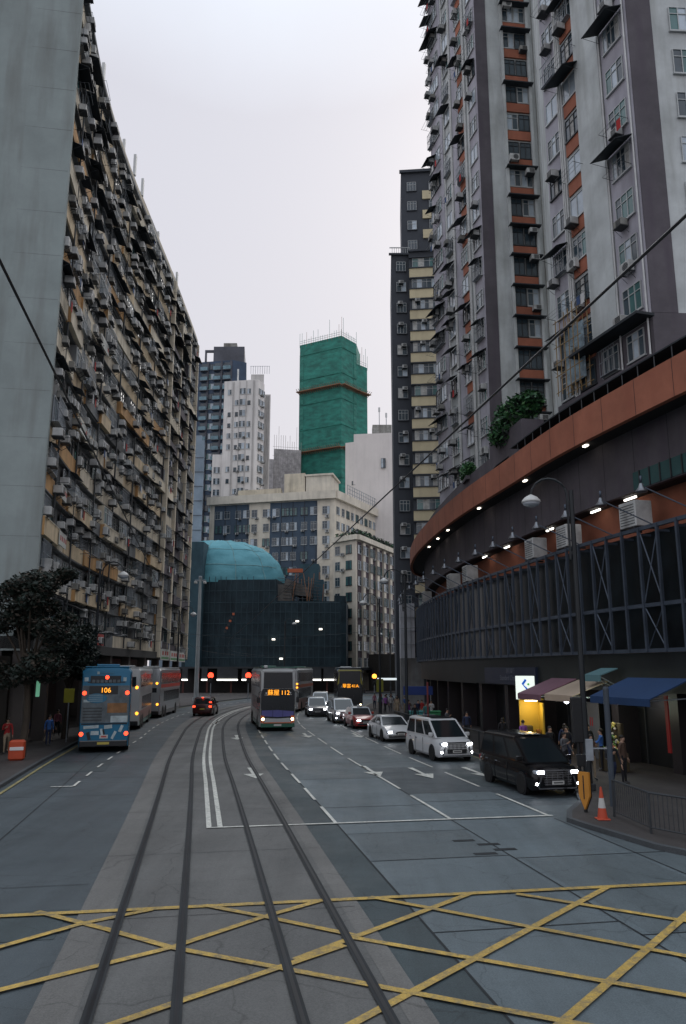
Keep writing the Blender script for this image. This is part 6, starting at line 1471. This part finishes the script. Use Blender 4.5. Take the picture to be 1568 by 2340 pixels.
def person(label, x, y, rz, pose, top, legs, hair='short', scale=1.0, bag=None, group=None, z=0.13, sleeves=True):
    if pose not in BM_: BM_[pose] = body_mesh(POSES[pose])
    t = thing('person', label, 'person', (x,y,z), rz, group); t.scale = (scale,)*3
    me = BM_[pose].copy(); me.materials.clear()
    for m_ in (skin_m, top, legs, shoe_m): me.materials.append(m_)
    hands = []
    for p in me.polygons:
        c = p.center; k = 1
        if c.z > 1.435 and abs(c.x) < 0.12: k = 0
        elif c.z < 0.10: k = 3
        elif c.z < 0.93 and abs(c.x) < 0.205: k = 2
        elif abs(c.x) > 0.17 and c.z < 0.9: k = 0
        elif c.y < -0.24 and c.z > 1.0: k = 0
        if abs(c.x) < 0.19 and c.z < 0.95 and c.z > 0.1: k = 2
        p.material_index = k
    o = bpy.data.objects.new('body', me); COL.objects.link(o); o.parent = t
    h = MB(); n = 14; rings = []
    low = {'short': 1.57, 'long': 1.34, 'bald': 1.62}[hair]
    for j in range(8):
        a = pi/2*j/7; zz = 1.60+0.10*sin(a); q = cos(a); rings.append([(0.087*q*cos(2*pi*i/n), -0.005+0.098*q*sin(2*pi*i/n)+0.012, zz) for i in range(n)])
    h.loft(rings, hair_m)
    bk = [[(0.083*cos(pi*i/9), 0.0+0.09*sin(pi*i/9), zz) for i in range(10)] for zz in (low, (low+1.6)/2, 1.62)]
    bk = [r+[(p_[0]*0.8, p_[1]*0.8+0.0, p_[2]) for p_ in reversed(r)] for r in bk]; h.loft(bk, hair_m); part('hair', h, t, smooth=True)
    f = MB()
    for s in (1,-1): f.lathe([(0,-0.008),(0.011,0),(0,0.008)], eye_m, 8, T3(s*0.03,-0.098,1.575)); f.lathe([(0,-0.02),(0.012,-0.008),(0.012,0.012),(0,0.022)], skin_m, 8, T3(s*0.078,-0.01,1.56))
    f.bx(-0.022,0.022,-0.104,-0.09,1.503,1.512,lip_m); part('face', f, t)
    if bag: b = MB(); b.rbx(-0.15,0.15,0.1,0.24,1.0,1.42,0.05,bag); part('backpack', b, t)
    return t
cb = {k: mat('wear_'+k, c_, 0.9, 0.15, 8) for k, c_ in dict(purple=(0.24,0.08,0.30), black=(0.015,0.015,0.018), navy=(0.02,0.03,0.07), white=(0.5,0.5,0.5), grey=(0.12,0.12,0.13), red=(0.35,0.03,0.03), beige=(0.3,0.24,0.17), blue=(0.04,0.12,0.35), brown=(0.09,0.055,0.04), teal=(0.04,0.16,0.16), pink=(0.4,0.15,0.2)).items()}
person('person in a purple jacket walking away by the yellow entrance, behind the black van', 8.75, 38.8, 0.4+pi, 'walk', cb['purple'], cb['black'])
person('person in black walking past the grey panel, left of the other', 9.0, 34.8, 0.3, 'walk', cb['black'], cb['black'], 'long')
person('person with long hair in black standing right of the other under the beige awning', 9.75, 34.9, -0.5, 'stand', cb['black'], cb['navy'], 'long')
person('woman in a beige dress coat looking at a phone behind the black van', 9.45, 30.6, 0.2, 'phone', cb['brown'], cb['beige'], 'long')
person('person in dark clothes with a backpack walking by the grey sign post', 9.35, 28.0, 0.1, 'walk2', cb['black'], cb['navy'], bag=cb['grey'])
person('stallholder with blue sleeves reaching over the fruit stall', 10.75, 33.4, -1.9, 'reach', cb['blue'], cb['black'])
rs = random.Random(21); tops = list(cb.items()); used = set()
places = [(4.0,75,'walk'),(4.6,76.5,'stand'),(5.0,73.5,'walk2'),(3.7,78,'stand'),(5.3,77.8,'walk'),(4.4,80.5,'walk2'),(5.9,75.2,'phone'),(3.3,83,'stand'),(5.1,84,'walk'),(4.1,87,'stand'),
          (6.0,63.5,'walk'),(6.5,65.5,'stand'),(5.5,66.5,'walk2'),(5.1,62.5,'stand'),(6.9,62,'phone'),(4.6,67.5,'walk'),(6.2,59,'walk'),(5.2,57.5,'stand'),
          (-16.9,46,'walk'),(-16.2,44,'stand'),(-17.9,50,'walk'),(-17.2,43.2,'phone'),(-16.8,40,'walk2')]
deco = ['holding a phone','in mid stride','standing still','turned sideways']
where = {0:'in the crowd beyond the bins',1:'near the teal and green bins',2:'in the dark left arcade',3:'before the right shop fronts'}
places += [(10.9,35.6,'stand'),(10.2,36.8,'walk'),(9.0,32.6,'walk2'),(10.3,29.6,'stand'),(8.3,41.5,'stand'),(7.3,47,'walk'),(6.6,50.5,'walk2')]
seq = {}
for i, (x, y, ps) in enumerate(places):
    w_ = 2 if x < 0 else (0 if y > 70 else (1 if y > 55 else 3)); k = seq.get(w_, 0); seq[w_] = k+1
    nm, tm = ((('dark', cb['black']), ('navy', cb['navy']), ('grey', cb['grey']), ('brown', cb['brown']))[k % 4]) if w_ == 3 else tops[(k*3+w_*2) % len(tops)]; lg, lm = [('black', cb['black']),('grey', cb['grey']),('beige', cb['beige']),('navy', cb['navy'])][(k+w_) % 4 if w_ != 3 else 0]
    hr = 'long' if k % 3 == 1 else 'short'
    person('%s-haired person in %s top and %s trousers %s' % (hr, nm, lg, where[w_]), x, y, rs.uniform(-0.9,0.9)+(pi if i % 3 == 0 else 0), ps, tm, lm, hr, rs.uniform(0.93,1.04), group='pedestrians on the pavements')

# ================================================================== daylight: dim overcast evening
w = bpy.data.worlds.new('World'); SC.world = w; w.use_nodes = True; nt = w.node_tree; N = nt.nodes; L = nt.links
bg = N['Background']; sky = N.new('ShaderNodeTexSky'); sky.sky_type = 'NISHITA'; sky.sun_disc = False
sky.sun_elevation = radians(35); sky.sun_rotation = radians(20); sky.dust_density = 4.0
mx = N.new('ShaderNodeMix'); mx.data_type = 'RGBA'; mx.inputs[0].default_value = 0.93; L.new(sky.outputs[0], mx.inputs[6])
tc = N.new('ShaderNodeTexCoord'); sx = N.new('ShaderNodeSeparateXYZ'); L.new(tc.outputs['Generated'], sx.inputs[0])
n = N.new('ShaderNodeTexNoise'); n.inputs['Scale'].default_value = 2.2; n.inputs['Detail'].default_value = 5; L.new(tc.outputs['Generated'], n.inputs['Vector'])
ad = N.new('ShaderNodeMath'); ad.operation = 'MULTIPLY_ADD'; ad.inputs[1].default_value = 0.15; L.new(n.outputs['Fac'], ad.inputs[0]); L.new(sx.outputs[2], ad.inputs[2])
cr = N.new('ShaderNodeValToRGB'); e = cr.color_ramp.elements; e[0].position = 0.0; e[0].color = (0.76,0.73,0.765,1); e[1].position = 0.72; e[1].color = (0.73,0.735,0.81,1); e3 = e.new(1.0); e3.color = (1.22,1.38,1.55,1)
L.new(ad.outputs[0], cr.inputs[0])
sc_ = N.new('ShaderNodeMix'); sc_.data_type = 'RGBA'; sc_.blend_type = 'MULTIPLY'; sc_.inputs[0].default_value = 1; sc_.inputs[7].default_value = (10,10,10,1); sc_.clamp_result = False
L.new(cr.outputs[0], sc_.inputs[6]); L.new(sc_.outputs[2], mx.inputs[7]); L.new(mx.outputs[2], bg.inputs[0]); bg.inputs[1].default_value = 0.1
sun = bpy.data.lights.new('sun', 'SUN'); sun.energy = 0.75; sun.angle = radians(35); sun.color = (1,0.97,0.93); so = bpy.data.objects.new('sun', sun); COL.objects.link(so)
so.rotation_euler = Vector((-sin(radians(20))*cos(radians(35)), -cos(radians(20))*cos(radians(35)), -sin(radians(35)))).to_track_quat('-Z','Y').to_euler()
vs_ = SC.view_settings; vs_.view_transform = 'Standard'; vs_.look = 'None'; vs_.exposure = 0.0; vs_.gamma = 1.0
SC.cycles.max_bounces = 5; SC.cycles.diffuse_bounces = 1; SC.cycles.glossy_bounces = 3
